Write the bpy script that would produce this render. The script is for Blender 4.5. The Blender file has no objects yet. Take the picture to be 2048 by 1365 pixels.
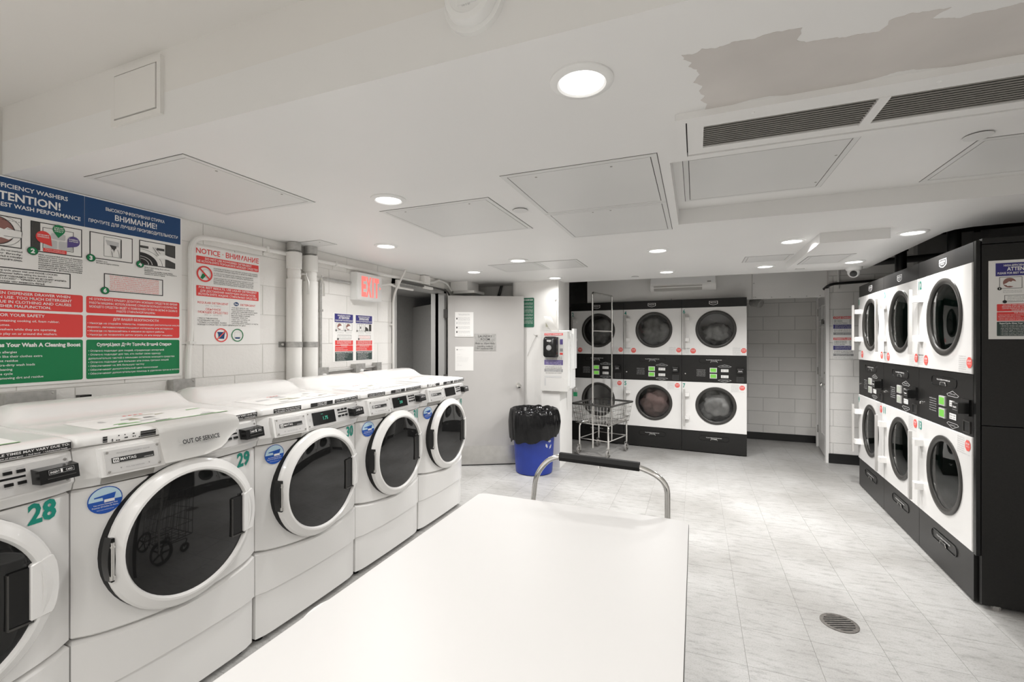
import bpy, bmesh, math, random
from mathutils import Vector, Matrix, noise
random.seed(7)
PI = math.pi
scene = bpy.context.scene
COL = scene.collection

# ------------------------------------------------------------------ camera, world, exposure
cam_data = bpy.data.cameras.new('camera')
cam_data.sensor_width = 36.0
cam_data.lens = 16.0
cam_data.clip_start = 0.03
cam = bpy.data.objects.new('camera', cam_data)
COL.objects.link(cam)
cam.location = (0, 0, 1.46)
cam.rotation_euler = (PI / 2, 0, math.atan(366 / 910))
scene.camera = cam
world = bpy.data.worlds.new('world')
scene.world = world
world.use_nodes = True
world.node_tree.nodes['Background'].inputs[0].default_value = (0.9, 0.92, 1.0, 1)
world.node_tree.nodes['Background'].inputs[1].default_value = 0.05
scene.view_settings.view_transform = 'Standard'
scene.view_settings.look = 'None'
scene.view_settings.gamma = 1.0
scene.view_settings.use_curve_mapping = False
scene.view_settings.exposure = 0.3
scene.cycles.diffuse_bounces = 8
scene.cycles.max_bounces = 14
LAMP_WATT = [2.6, 6.5, 4.2, 9, 7, 2.2, 10, 14, 9, 14, 8, 13] + [10] * 8      # the recessed downlights, dimmed one by one, then the added fill lights
LAMP_COLOUR = (1.0, 0.985, 0.965)

# ------------------------------------------------------------------ materials
MATS = {}
def mat(name, col, rough=0.5, metal=0.0, noise_amt=0.0, noise_scale=20.0, bump=0.0, bump_scale=60.0,
        emit=None, emit_strength=0.0, spec=0.5, coat=0.0):
    m = bpy.data.materials.new(name)
    m.use_nodes = True
    nt = m.node_tree
    b = nt.nodes['Principled BSDF']
    b.inputs['Base Color'].default_value = (*col, 1)
    b.inputs['Roughness'].default_value = rough
    b.inputs['Metallic'].default_value = metal
    b.inputs['Specular IOR Level'].default_value = spec
    b.inputs['Coat Weight'].default_value = coat
    if emit:
        b.inputs['Emission Color'].default_value = (*emit, 1)
        b.inputs['Emission Strength'].default_value = emit_strength
    if noise_amt or bump:
        tc = nt.nodes.new('ShaderNodeTexCoord')
    if noise_amt:
        n = nt.nodes.new('ShaderNodeTexNoise')
        n.inputs['Scale'].default_value = noise_scale
        n.inputs['Detail'].default_value = 6
        nt.links.new(tc.outputs['Object'], n.inputs['Vector'])
        r = nt.nodes.new('ShaderNodeValToRGB')
        lo = [max(0, c * (1 - noise_amt)) for c in col]
        hi = [min(1, c * (1 + noise_amt)) for c in col]
        r.color_ramp.elements[0].position = 0.3
        r.color_ramp.elements[1].position = 0.7
        r.color_ramp.elements[0].color = (*lo, 1)
        r.color_ramp.elements[1].color = (*hi, 1)
        nt.links.new(n.outputs['Fac'], r.inputs['Fac'])
        nt.links.new(r.outputs['Color'], b.inputs['Base Color'])
    if bump:
        n2 = nt.nodes.new('ShaderNodeTexNoise')
        n2.inputs['Scale'].default_value = bump_scale
        n2.inputs['Detail'].default_value = 4
        nt.links.new(tc.outputs['Object'], n2.inputs['Vector'])
        bp = nt.nodes.new('ShaderNodeBump')
        bp.inputs['Strength'].default_value = bump
        bp.inputs['Distance'].default_value = 0.004
        nt.links.new(n2.outputs['Fac'], bp.inputs['Height'])
        nt.links.new(bp.outputs['Normal'], b.inputs['Normal'])
    MATS[name] = m
    return m

mat('wall_paint', (.80, .785, .76), .55, noise_amt=.025, noise_scale=5, bump=.5, bump_scale=55)
mat('joint_shade_dark', (.58, .57, .55), .7)  # darker than the block paint, standing in for shade in the recessed joints
mat('joint_shade_light', (.70, .69, .665), .6)  # milder painted joint shade for the left wall
mat('wall_plain', (.80, .79, .77), .6, noise_amt=.02, noise_scale=3)
mat('ceiling_paint', (.80, .795, .785), .45, noise_amt=.012, noise_scale=2)
mat('ceiling_upper_paint', (.78, .765, .74), .6, noise_amt=.012, noise_scale=2)
mat('panel_paint', (.70, .70, .69), .38, noise_amt=.015, noise_scale=2)
mat('bare_plaster', (.62, .59, .565), .85, noise_amt=.06, noise_scale=4)
mat('gap_dark', (.10, .095, .09), .8)
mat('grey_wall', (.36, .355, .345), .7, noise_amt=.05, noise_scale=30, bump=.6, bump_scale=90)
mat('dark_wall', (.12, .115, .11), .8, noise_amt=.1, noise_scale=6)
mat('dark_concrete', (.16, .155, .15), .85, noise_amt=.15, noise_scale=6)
mat('door_grey', (.52, .505, .49), .42, noise_amt=.015, noise_scale=4)
mat('frame_grey', (.33, .325, .315), .45)
mat('door_white', (.80, .79, .775), .4)
mat('baseboard_black', (.015, .015, .015), .35)
mat('joint_dark', (.30, .29, .28), .8)
mat('appliance_white', (.82, .81, .795), .22, coat=.25)
mat('appliance_seam', (.05, .05, .05), .6)
mat('appliance_black', (.013, .0125, .012), .34, noise_amt=.2, noise_scale=120, spec=.35)
mat('black_plastic', (.008, .008, .008), .25, spec=.4)
mat('dark_grey', (.055, .053, .05), .3)
mat('ring_grey', (.045, .043, .040), .3, spec=.35)
mat('slot_grey', (.33, .32, .30), .5)
mat('aluminium', (.72, .71, .70), .35, metal=.35)
mat('chrome', (.80, .79, .77), .14, metal=1.0)
mat('brushed_steel', (.62, .61, .59), .32, metal=1.0, noise_amt=.06, noise_scale=14)
mat('galvanised', (.48, .475, .46), .45, metal=.75, noise_amt=.14, noise_scale=35)
mat('conduit_white', (.78, .77, .745), .45)
mat('handle_grey', (.46, .45, .435), .3)
mat('tumble_drum', (.45, .45, .45), .35, metal=.8)
mat('drum_green', (.10, .19, .17), .4, metal=.3)
mat('black_glass', (.012, .012, .012), .03, spec=.55)
mat('rubber_black', (.012, .012, .012), .6, spec=.3)
mat('rubber_grey', (.28, .27, .26), .6)
mat('tabletop_white', (.74, .73, .72), .42)
mat('paper_white', (.86, .85, .83), .7)
mat('print_black', (.02, .02, .02), .6)
mat('print_grey', (.30, .30, .30), .6)
mat('print_light_grey', (.55, .55, .55), .6)
mat('print_white', (.86, .85, .84), .6)
mat('print_red', (.76, .055, .05), .5)
mat('print_orange_red', (.80, .12, .10), .5)
mat('print_blue', (.008, .055, .17), .5)
mat('print_navy', (.035, .03, .20), .5)
mat('print_purple', (.10, .07, .25), .5)
mat('print_green', (.0, .20, .065), .5)
mat('print_dark_green', (.035, .06, .055), .5)
mat('print_teal', (.0, .27, .20), .45)
mat('sign_green', (.02, .14, .08), .45)
mat('sticker_blue', (.01, .09, .45), .4)
mat('sticker_pale_blue', (.55, .74, .86), .4)
mat('print_brown', (.28, .13, .11), .6)
mat('label_olive', (.45, .44, .34), .6)
mat('label_leaf', (.30, .50, .26), .6)
mat('bin_blue', (.012, .035, .27), .4, noise_amt=.12, noise_scale=6)
mat('bag_black', (.010, .010, .011), .16, bump=.9, bump_scale=16, coat=.3)
mat('lens_lit', (1, 1, 1), .5, emit=(1, .98, .95), emit_strength=5.0)
mat('exit_lit', (.78, .13, .11), .5, emit=(1.0, .19, .17), emit_strength=.75)
mat('exit_face', (.80, .80, .79), .4)
mat('display_green', (.12, .35, .05), .4, emit=(.20, .62, .08), emit_strength=.35)
mat('display_pale', (.42, .45, .38), .4)
mat('digit_green', (.05, .3, .2), .4, emit=(.10, .75, .50), emit_strength=.45)
mat('drain_metal', (.12, .11, .10), .6, metal=.5, noise_amt=.3, noise_scale=60)
mat('laundry_pink', (.40, .28, .26), .9, noise_amt=.2, noise_scale=9)
mat('laundry_white', (.60, .60, .59), .9, noise_amt=.2, noise_scale=9)
mat('laundry_grey', (.30, .30, .29), .9, noise_amt=.25, noise_scale=9)
mat('ac_white', (.66, .65, .63), .4)
mat('camera_white', (.82, .82, .81), .35)
mat('lock_green', (.0, .16, .06), .4)
mat('hamper_white', (.84, .84, .83), .4)
mat('dirt_brown', (.25, .21, .16), .9)

def glass_mat(name, tint, mirror=.10):
    m = bpy.data.materials.new(name); m.use_nodes = True
    nt = m.node_tree; nt.nodes.clear()
    out = nt.nodes.new('ShaderNodeOutputMaterial')
    tr = nt.nodes.new('ShaderNodeBsdfTransparent'); tr.inputs[0].default_value = (*tint, 1)
    gl = nt.nodes.new('ShaderNodeBsdfGlossy'); gl.inputs['Roughness'].default_value = .03
    fr = nt.nodes.new('ShaderNodeFresnel'); fr.inputs[0].default_value = 1.5
    mx = nt.nodes.new('ShaderNodeMixShader')
    nt.links.new(fr.outputs[0], mx.inputs[0]); nt.links.new(tr.outputs[0], mx.inputs[1]); nt.links.new(gl.outputs[0], mx.inputs[2])
    nt.links.new(mx.outputs[0], out.inputs[0])
    MATS[name] = m
glass_mat('window_glass', (.80, .80, .80))
glass_mat('window_glass_green', (.55, .72, .67))

def tile_material():
    m = bpy.data.materials.new('vinyl_tile'); m.use_nodes = True
    nt = m.node_tree; b = nt.nodes['Principled BSDF']; L = nt.links.new
    tc = nt.nodes.new('ShaderNodeTexCoord'); oi = nt.nodes.new('ShaderNodeObjectInfo'); ge = nt.nodes.new('ShaderNodeNewGeometry')
    mul = nt.nodes.new('ShaderNodeMath'); mul.operation = 'MULTIPLY'; mul.inputs[1].default_value = 37.0
    L(oi.outputs['Random'], mul.inputs[0])
    add = nt.nodes.new('ShaderNodeVectorMath'); add.operation = 'ADD'
    L(tc.outputs['Object'], add.inputs[0]); L(mul.outputs[0], add.inputs[1])
    mp = nt.nodes.new('ShaderNodeMapping'); mp.inputs['Scale'].default_value = (3.2, 11, 3)
    mp.inputs['Rotation'].default_value = (0, 0, .25)
    L(add.outputs[0], mp.inputs['Vector'])
    n = nt.nodes.new('ShaderNodeTexNoise'); n.inputs['Scale'].default_value = 3.5; n.inputs['Detail'].default_value = 9; n.inputs['Roughness'].default_value = .68
    L(mp.outputs[0], n.inputs['Vector'])
    r = nt.nodes.new('ShaderNodeValToRGB')
    r.color_ramp.elements[0].position = .33; r.color_ramp.elements[0].color = (.33, .325, .315, 1)
    r.color_ramp.elements[1].position = .47; r.color_ramp.elements[1].color = (.455, .45, .44, 1)
    e = r.color_ramp.elements.new(.75); e.color = (.51, .505, .495, 1)
    L(n.outputs['Fac'], r.inputs['Fac'])
    # wandering scuffs and worn patches that run over many tiles
    n2 = nt.nodes.new('ShaderNodeTexNoise'); n2.inputs['Scale'].default_value = 1.3; n2.inputs['Detail'].default_value = 5
    L(ge.outputs['Position'], n2.inputs['Vector'])
    r2 = nt.nodes.new('ShaderNodeValToRGB')
    r2.color_ramp.elements[0].position = .35; r2.color_ramp.elements[0].color = (.74, .73, .715, 1)
    r2.color_ramp.elements[1].position = .6; r2.color_ramp.elements[1].color = (1, 1, 1, 1)
    L(n2.outputs['Fac'], r2.inputs['Fac'])
    mx = nt.nodes.new('ShaderNodeMixRGB'); mx.blend_type = 'MULTIPLY'; mx.inputs[0].default_value = 1
    L(r.outputs[0], mx.inputs[1]); L(r2.outputs[0], mx.inputs[2])
    n3 = nt.nodes.new('ShaderNodeTexNoise'); n3.inputs['Scale'].default_value = 140; n3.inputs['Detail'].default_value = 2
    L(ge.outputs['Position'], n3.inputs['Vector'])
    r3 = nt.nodes.new('ShaderNodeValToRGB')
    r3.color_ramp.elements[0].position = .3; r3.color_ramp.elements[0].color = (.82, .81, .79, 1)
    r3.color_ramp.elements[1].position = .48; r3.color_ramp.elements[1].color = (1, 1, 1, 1)
    L(n3.outputs['Fac'], r3.inputs['Fac'])
    mx2 = nt.nodes.new('ShaderNodeMixRGB'); mx2.blend_type = 'MULTIPLY'; mx2.inputs[0].default_value = 1
    L(mx.outputs[0], mx2.inputs[1]); L(r3.outputs[0], mx2.inputs[2])
    L(mx2.outputs[0], b.inputs['Base Color'])
    rr = nt.nodes.new('ShaderNodeMapRange'); rr.inputs['To Min'].default_value = .30; rr.inputs['To Max'].default_value = .5
    L(n2.outputs['Fac'], rr.inputs['Value']); L(rr.outputs[0], b.inputs['Roughness'])
    MATS['vinyl_tile'] = m
tile_material()

# ------------------------------------------------------------------ mesh helpers
def box(bm, x0, x1, y0, y1, z0, z1, bev=0.0, seg=2, nx=1, xf=None):
    vs = []
    xs = [x0 + (x1 - x0) * i / nx for i in range(nx + 1)]
    rows = [[bm.verts.new((x, y, z)) for (y, z) in ((y0, z0), (y1, z0), (y1, z1), (y0, z1))] for x in xs]
    fs = [bm.faces.new(rows[0][::-1]), bm.faces.new(rows[-1])]
    for a, b in zip(rows, rows[1:]):
        for k in range(4):
            fs.append(bm.faces.new((a[k], a[(k + 1) % 4], b[(k + 1) % 4], b[k])))
    vs = [v for r in rows for v in r]
    if bev:
        es = list({e for f in fs for e in f.edges if len(e.link_faces) == 2 and e.calc_face_angle(0) > .5})
        r = bmesh.ops.bevel(bm, geom=es, offset=bev, segments=seg, affect='EDGES', profile=.5)
        vs = list({v for v in vs if v.is_valid} | {v for v in r['verts'] if v.is_valid})
    if xf:
        for v in vs:
            v.co = Vector(xf(*v.co))
    return vs

def frame_axes(d):
    d = d.normalized()
    up = Vector((0, 0, 1)) if abs(d.z) < .95 else Vector((1, 0, 0))
    a = d.cross(up).normalized()
    return a, d.cross(a).normalized()

def tube(bm, pts, r, n=8, closed=False, cap=True):
    pts = [Vector(p) for p in pts]
    m = len(pts)
    rings = []
    a = b = None
    for i, p in enumerate(pts):
        if closed:
            d = (pts[(i + 1) % m] - pts[i - 1])
        else:
            d = pts[min(i + 1, m - 1)] - pts[max(i - 1, 0)]
        d.normalize()
        if a is None:
            a, b = frame_axes(d)
        else:
            a = (a - d * a.dot(d)).normalized()
            b = d.cross(a).normalized()
        rr = r[i] if isinstance(r, (list, tuple)) else r
        rings.append([bm.verts.new(p + a * (rr * math.cos(2 * PI * k / n)) + b * (rr * math.sin(2 * PI * k / n))) for k in range(n)])
    pairs = list(zip(rings, rings[1:])) + ([(rings[-1], rings[0])] if closed else [])
    for q, w in pairs:
        for k in range(n):
            bm.faces.new((q[k], q[(k + 1) % n], w[(k + 1) % n], w[k]))
    if cap and not closed:
        bm.faces.new(rings[0][::-1]); bm.faces.new(rings[-1])

def bend(pts, rad, seg=5):
    """round the inner corners of a polyline"""
    pts = [Vector(p) for p in pts]
    out = [pts[0]]
    for a, b, c in zip(pts, pts[1:], pts[2:]):
        u = (a - b); v = (c - b)
        r = min(rad, u.length * .49, v.length * .49)
        p, q = b + u.normalized() * r, b + v.normalized() * r
        for i in range(seg + 1):
            t = i / seg
            out.append((1 - t) ** 2 * p + 2 * t * (1 - t) * b + t * t * q)
    out.append(pts[-1])
    return out

def lathe(bm, prof, c=(0, 0, 0), axis='z', n=32, cap0=False, cap1=False):
    rings = []
    for r, h in prof:
        ring = []
        for k in range(n):
            a = 2 * PI * k / n
            if axis == 'z': p = (c[0] + r * math.cos(a), c[1] + r * math.sin(a), c[2] + h)
            elif axis == 'y': p = (c[0] + r * math.cos(a), c[1] + h, c[2] + r * math.sin(a))
            else: p = (c[0] + h, c[1] + r * math.cos(a), c[2] + r * math.sin(a))
            ring.append(bm.verts.new(p))
        rings.append(ring)
    for q, w in zip(rings, rings[1:]):
        for k in range(n):
            bm.faces.new((q[k], q[(k + 1) % n], w[(k + 1) % n], w[k]))
    if cap0: bm.faces.new(rings[0][::-1])
    if cap1: bm.faces.new(rings[-1])

def loft(bm, rings, cap=True, closed=True):
    rs = [[bm.verts.new(p) for p in r] for r in rings]
    n = len(rs[0])
    for q, w in zip(rs, rs[1:]):
        for k in range(n if closed else n - 1):
            bm.faces.new((q[k], q[(k + 1) % n], w[(k + 1) % n], w[k]))
    if cap:
        bm.faces.new(rs[0][::-1]); bm.faces.new(rs[-1])

def prism(bm, poly, lo, hi, plane='xy'):
    def P(p, h):
        return (p[0], p[1], h) if plane == 'xy' else ((p[0], h, p[1]) if plane == 'xz' else (h, p[0], p[1]))
    loft(bm, [[P(p, lo) for p in poly], [P(p, hi) for p in poly]])

def rrect(u0, v0, u1, v1, r, seg=4):
    pts = []
    for cx, cy, a0 in ((u1 - r, v1 - r, 0), (u0 + r, v1 - r, PI / 2), (u0 + r, v0 + r, PI), (u1 - r, v0 + r, 1.5 * PI)):
        for i in range(seg + 1):
            a = a0 + PI / 2 * i / seg
            pts.append((cx + r * math.cos(a), cy + r * math.sin(a)))
    return pts

def circle(u, v, r, n=28):
    return [(u + r * math.cos(2 * PI * k / n), v + r * math.sin(2 * PI * k / n)) for k in range(n)]

def link(name, mesh, parent):
    o = bpy.data.objects.new(name, mesh)
    COL.objects.link(o)
    if parent is not None:
        o.parent = parent
    return o

def obj(name, bm, material, parent=None, smooth=35, loc=None, rot=None):
    bmesh.ops.recalc_face_normals(bm, faces=bm.faces)
    me = bpy.data.meshes.new(name)
    bm.to_mesh(me); bm.free()
    me.materials.append(MATS[material])
    if smooth:
        me.shade_smooth()
        me.set_sharp_from_angle(angle=math.radians(smooth))
    o = link(name, me, parent)
    if loc: o.location = loc
    if rot: o.rotation_euler = rot
    return o

def tag(o, label=None, cat=None, group=None, kind=None):
    if label: o['label'] = label
    if cat: o['category'] = cat
    if group: o['group'] = group
    if kind: o['kind'] = kind
    return o

def thing(name, label, cat, loc=(0, 0, 0), rotz=0.0, group=None):
    o = bpy.data.objects.new(name, None)
    o.empty_display_size = .05
    COL.objects.link(o)
    o.location = loc
    o.rotation_euler = (0, 0, rotz)
    return tag(o, label, cat, group)

def struct(name, bm, material, smooth=30):
    return tag(obj(name, bm, material, None, smooth), kind='structure')

def copy_tree(o, parent=None):
    c = o.copy(); COL.objects.link(c); c.parent = parent
    for ch in list(o.children):
        copy_tree(ch, c)
    return c

NB = bmesh.new

# ---- lettering: built-in font turned to flat meshes, cached
TXT = {}
def text_mesh(s, bold):
    k = (s, bold)
    if k not in TXT:
        cu = bpy.data.curves.new('lettering', 'FONT')
        cu.body = s; cu.resolution_u = 2; cu.offset = bold; cu.fill_mode = 'FRONT'
        o = bpy.data.objects.new('lettering', cu)
        me = o.to_mesh()
        vs = [tuple(v.co) for v in me.vertices]
        fs = [tuple(p.vertices) for p in me.polygons]
        o.to_mesh_clear()
        bpy.data.objects.remove(o); bpy.data.curves.remove(cu)
        TXT[k] = (vs, fs)
    return TXT[k]

class Flat:
    """thin printed shapes on a face of a parent: u to the right, v up, y outwards is negative"""
    def __init__(s, parent, y0=0.0, dy=.0007, ou=0.0, ov=0.0, surf=None):
        s.p, s.y0, s.dy, s.ou, s.ov, s.surf, s.b = parent, y0, dy, ou, ov, surf, {}
    def P(s, u, v, layer):
        u -= s.ou; v -= s.ov
        y = s.surf(u, v) if s.surf else 0
        return (u, s.y0 + y - s.dy * layer, v)
    def bm(s, part, m):
        return s.b.setdefault((part, m), NB())
    def poly(s, part, m, pts, layer=1):
        b = s.bm(part, m)
        b.faces.new([b.verts.new(s.P(u, v, layer)) for u, v in pts])
    def rect(s, part, m, u0, v0, u1, v1, layer=1, r=0, nx=1):
        if r: return s.poly(part, m, rrect(u0, v0, u1, v1, r), layer)
        b = s.bm(part, m)
        row = [(b.verts.new(s.P(u0 + (u1 - u0) * i / nx, v0, layer)), b.verts.new(s.P(u0 + (u1 - u0) * i / nx, v1, layer))) for i in range(nx + 1)]
        for a, c in zip(row, row[1:]):
            b.faces.new((a[0], c[0], c[1], a[1]))
    def outline(s, part, m, u0, v0, u1, v1, w, layer=1):
        for q in ((u0, v0, u1, v0 + w), (u0, v1 - w, u1, v1), (u0, v0 + w, u0 + w, v1 - w), (u1 - w, v0 + w, u1, v1 - w)):
            s.rect(part, m, *q, layer)
    def disc(s, part, m, u, v, r, layer=1, n=28, ry=None):
        s.poly(part, m, [(u + r * math.cos(2 * PI * k / n), v + (ry or r) * math.sin(2 * PI * k / n)) for k in range(n)], layer)
    def ring(s, part, m, u, v, r, w, layer=1, n=28):
        b = s.bm(part, m)
        o = [b.verts.new(s.P(u + r * math.cos(2 * PI * k / n), v + r * math.sin(2 * PI * k / n), layer)) for k in range(n)]
        i = [b.verts.new(s.P(u + (r - w) * math.cos(2 * PI * k / n), v + (r - w) * math.sin(2 * PI * k / n), layer)) for k in range(n)]
        for k in range(n):
            b.faces.new((o[k], o[(k + 1) % n], i[(k + 1) % n], i[k]))
    def text(s, part, m, body, u, v, h, layer=2, align='c', fit=None, bold=0.0):
        vs, fs = text_mesh(body, bold)
        if not vs: return
        x0 = min(q[0] for q in vs); x1 = max(q[0] for q in vs)
        k = h / .7
        kx = fit / max(1e-6, x1 - x0) if fit else k
        w = (x1 - x0) * kx
        off = {'l': 0, 'c': -w / 2, 'r': -w}[align]
        b = s.bm(part, m)
        nv = [b.verts.new(s.P(u + off + (q[0] - x0) * kx, v + q[1] * k, layer)) for q in vs]
        for f in fs:
            try: b.faces.new([nv[i] for i in f])
            except ValueError: pass
    def lines(s, part, m, bodies, u, v, h, step, **kw):
        for i, t in enumerate(bodies):
            if t: s.text(part, m, t, u, v - i * step, h, **kw)
    def flush(s):
        for (part, m), b in s.b.items():
            part = part.split('|')[0]
            me = bpy.data.meshes.new(part)
            bmesh.ops.recalc_face_normals(b, faces=b.faces)
            b.to_mesh(me); b.free()
            me.materials.append(MATS[m])
            o = link(part, me, s.p)
            if part in ('picture_lines', 'callout_lettering', 'rule', 'logo_mark_lines', 'peeling_sticker', 'top_label_print', 'top_label_heading', 'number_lettering'): o['kind'] = 'stuff'
        s.b = {}

# ------------------------------------------------------------------ room constants
XL = -2.74        # face of the left wall
ZC = 2.17         # low ceiling
ZU = 2.457        # upper ceiling near the camera
ZD = 2.62         # dark slab above the dryers

# ------------------------------------------------------------------ floor and its tiles
bm = NB(); box(bm, -4.6, 2.9, -3.3, 8.3, -.12, -.0022)
floor = struct('floor', bm, 'joint_dark')
TS = .3030
TX0, TY0 = .218, 2.594
def cam_px(x, y, z=0.0):
    a = math.atan(366 / 910); s, c = math.sin(a), math.cos(a)
    d = -x * s + y * c
    if d < .05: return None
    return (1024 + 910 * (x * c + y * s) / d, 683 - 910 * (z - 1.46) / d)
tile_me = None
rest = NB()
for i in range(-16, 9):
    for j in range(-20, 19):
        x, y = TX0 + (i + .5) * TS, TY0 + (j + .5) * TS
        if y > 8.2 or x > 2.8: continue
        p = cam_px(x, y)
        seen = (p and -60 < p[0] < 2110 and p[1] < 1480 and -2.0 < x < 1.75 and .9 < y < 7.75
                and not (x > 1.62 and y < 6.5) and not (y > 6.75 and x < .55) and not (y > 5.2 and x < -1.75)
                and not (x < -.25 and y < 1.6 and x > -.75))
        if seen:
            if tile_me is None:
                b = NB(); box(b, -TS / 2 + .0007, TS / 2 - .0007, -TS / 2 + .0007, TS / 2 - .0007, -.003, 0, bev=.0006, seg=1)
                t = obj('floor_tile', b, 'vinyl_tile', floor, smooth=None); tile_me = t.data
            else:
                t = link('floor_tile', tile_me, floor)
            t.location = (x, y, 0)
            t.rotation_euler = (0, 0, PI if (i * 7 + j * 3) % 2 else 0)
        else:
            box(rest, x - TS / 2 + .0007, x + TS / 2 - .0007, y - TS / 2 + .0007, y + TS / 2 - .0007, -.003, 0)
tag(obj('floor_tile_remainder', rest, 'vinyl_tile', floor, smooth=None), kind='stuff')

# ------------------------------------------------------------------ walls
bm = NB(); box(bm, 2.33, 2.40, 3.25, 6.47, 0, ZD); struct('wall_dark_backdrop', bm, 'dark_wall')  # dark sheet added so the gap above the dryers stays dark
BLK = {}
def block_wall(parent, u0, u1, z0, z1, place, base=1.24, h=.2, L=.405, skip=None, joint=.005, phase=0.0):
    """painted concrete blocks proud of the joints; place(u, z) -> (location, rotz)"""
    k0 = math.floor((z0 - base) / h)
    k = k0
    while base + k * h < z1 - .02:
        za, zb = max(z0, base + k * h), min(z1, base + (k + 1) * h)
        k += 1
        off = phase + (L / 2 if k % 2 else 0)
        n = math.floor((u0 - off) / L)
        while off + n * L < u1:
            ua, ub = max(u0, off + n * L), min(u1, off + (n + 1) * L)
            n += 1
            if ub - ua < .03 or zb - za < .03: continue
            if skip and skip((ua + ub) / 2, (za + zb) / 2): continue
            key = (round(ub - ua, 3), round(zb - za, 3), joint)
            if key not in BLK:
                w, hh = ub - ua - joint, zb - za - joint
                b = NB(); box(b, -w / 2, w / 2, 0, .012, -hh / 2, hh / 2, bev=.0025, seg=1)
                o = obj('concrete_block', b, 'wall_paint', parent, smooth=None); BLK[key] = o.data
            else:
                o = link('concrete_block', BLK[key], parent)
            loc, rz = place((ua + ub) / 2, (za + zb) / 2)
            o.location = loc; o.rotation_euler = (0, 0, rz)

DY0, DY1, DZ = 3.73, 4.64, 2.02       # doorway in the left wall
bm = NB()
wx0, wx1 = XL - .15, XL - .0035
box(bm, wx0, wx1, -3.3, DY0 - .04, -.01, ZD)
box(bm, wx0, wx1, DY0 - .04, DY1 + .04, DZ + .04, ZD)
box(bm, wx0, wx1, DY1 + .04, 8.3, -.01, ZD)
wall_left = struct('wall_left', bm, 'joint_shade_light')
block_wall(wall_left, .70, DY0 - .05, 1.02, 2.165, lambda u, z: ((XL, u, z), PI / 2), phase=.02)
block_wall(wall_left, .30, .985, 2.168, 2.455, lambda u, z: ((XL, u, z), PI / 2), phase=.02)
block_wall(wall_left, -.6, .70, 1.02, 2.168, lambda u, z: ((XL, u, z), PI / 2), phase=.02)
block_wall(wall_left, DY0 - .05, DY1 + .05, DZ + .05, 2.165, lambda u, z: ((XL, u, z), PI / 2), phase=.02)

bm = NB(); box(bm, -2.9, 2.9, -3.35, -3.2, 0, ZD); struct('wall_behind_camera', bm, 'wall_plain')
bm = NB(); box(bm, 2.7, 2.85, -3.3, 8.3, 0, ZD); struct('wall_right', bm, 'wall_plain')
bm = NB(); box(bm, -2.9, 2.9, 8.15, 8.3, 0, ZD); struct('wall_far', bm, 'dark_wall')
# room beyond the gap left of the far dryers
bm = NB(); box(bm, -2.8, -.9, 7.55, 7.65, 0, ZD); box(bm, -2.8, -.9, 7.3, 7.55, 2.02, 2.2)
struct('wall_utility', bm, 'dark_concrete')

# wall with the cycle charges sign, facing the camera, and the door wall beside the alcove
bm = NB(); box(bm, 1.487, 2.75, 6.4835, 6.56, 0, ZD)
wall_end = struct('wall_right_end', bm, 'joint_shade_dark')
block_wall(wall_end, 1.485, 2.30, 0, 2.60, lambda u, z: ((u, 6.48, z), 0), base=.04, phase=1.33, joint=.009)
ANG = math.atan2(7.65 - 6.50, 1.607 - 1.483)        # run of the door wall
ux, uy = math.cos(ANG), math.sin(ANG)
bm = NB()
prism(bm, [(1.489, 6.52), (1.611, 7.66), (1.73, 7.66), (1.61, 6.52)], 2.06, ZD)
prism(bm, [(1.589, 7.45), (1.611, 7.66), (1.73, 7.66), (1.71, 7.45)], 0, 2.06)
wall_door = struct('wall_alcove_side', bm, 'wall_paint')
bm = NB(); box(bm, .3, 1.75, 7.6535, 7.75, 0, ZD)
wall_alcove = struct('wall_alcove_back', bm, 'joint_shade_dark')
block_wall(wall_alcove, .45, 1.607, 0, 2.2, lambda u, z: ((u, 7.65, z), 0), base=.02, phase=.33, joint=.010)
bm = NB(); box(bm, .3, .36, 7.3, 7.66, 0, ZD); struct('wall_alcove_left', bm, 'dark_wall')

# wall column behind the entry door, with a rounded corner, and the pier under the payment box
bm = NB()
pts = [(-2.07, 5.6), (-2.07, 5.19)] + [(-2.0 + .07 * math.cos(a), 5.19 + .07 * math.sin(a)) for a in [PI + PI / 2 * i / 6 for i in range(1, 7)]] + [(-1.475, 5.12), (-1.475, 5.6)]
prism(bm, pts, 0, ZD)
wall_column = struct('wall_column', bm, 'wall_plain', 40)
bm = NB(); box(bm, -2.75, -2.06, 5.42, 5.5, 0, ZD); struct('wall_back_left', bm, 'wall_plain')
bm = NB(); box(bm, -1.662, -1.442, 5.06, 5.62, 0, .884, bev=.004); struct('trim_pier', bm, 'wall_plain')
# boxed duct above the entry door
bm = NB(); box(bm, -2.73, -2.50, 4.80, 5.10, 2.06, ZC); box(bm, -2.70, -2.42, 4.82, 5.1, 2.03, 2.06)
struct('trim_duct_box', bm, 'wall_plain')
bm = NB(); tube(bm, [(-2.36, 5.38, 2.0), (-2.30, 5.38, 2.2)], .018, 6); struct('trim_brace', bm, 'baseboard_black')

# panel above the far dryers
bm = NB(); box(bm, -1.46, .678, 6.58, 6.66, 2.0, ZD); struct('wall_bulkhead', bm, 'wall_plain')
bm = NB(); box(bm, .682, 1.50, 6.58, 6.66, 2.0, ZD); struct('wall_bulkhead_end', bm, 'wall_plain')
bm = NB()
for x, z in [(.70, 2.40), (.70, 2.2), (.70, 2.02), (.72, 2.02), (.90, 2.015), (1.10, 2.015), (1.28, 2.015), (1.42, 2.015), (-.3, 2.03)]:
    lathe(bm, [(.007, -.004), (.004, -.006)], (x, 6.58, z), 'y', 8, False, True)
struct('trim_bulkhead_screws', bm, 'galvanised')

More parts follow.
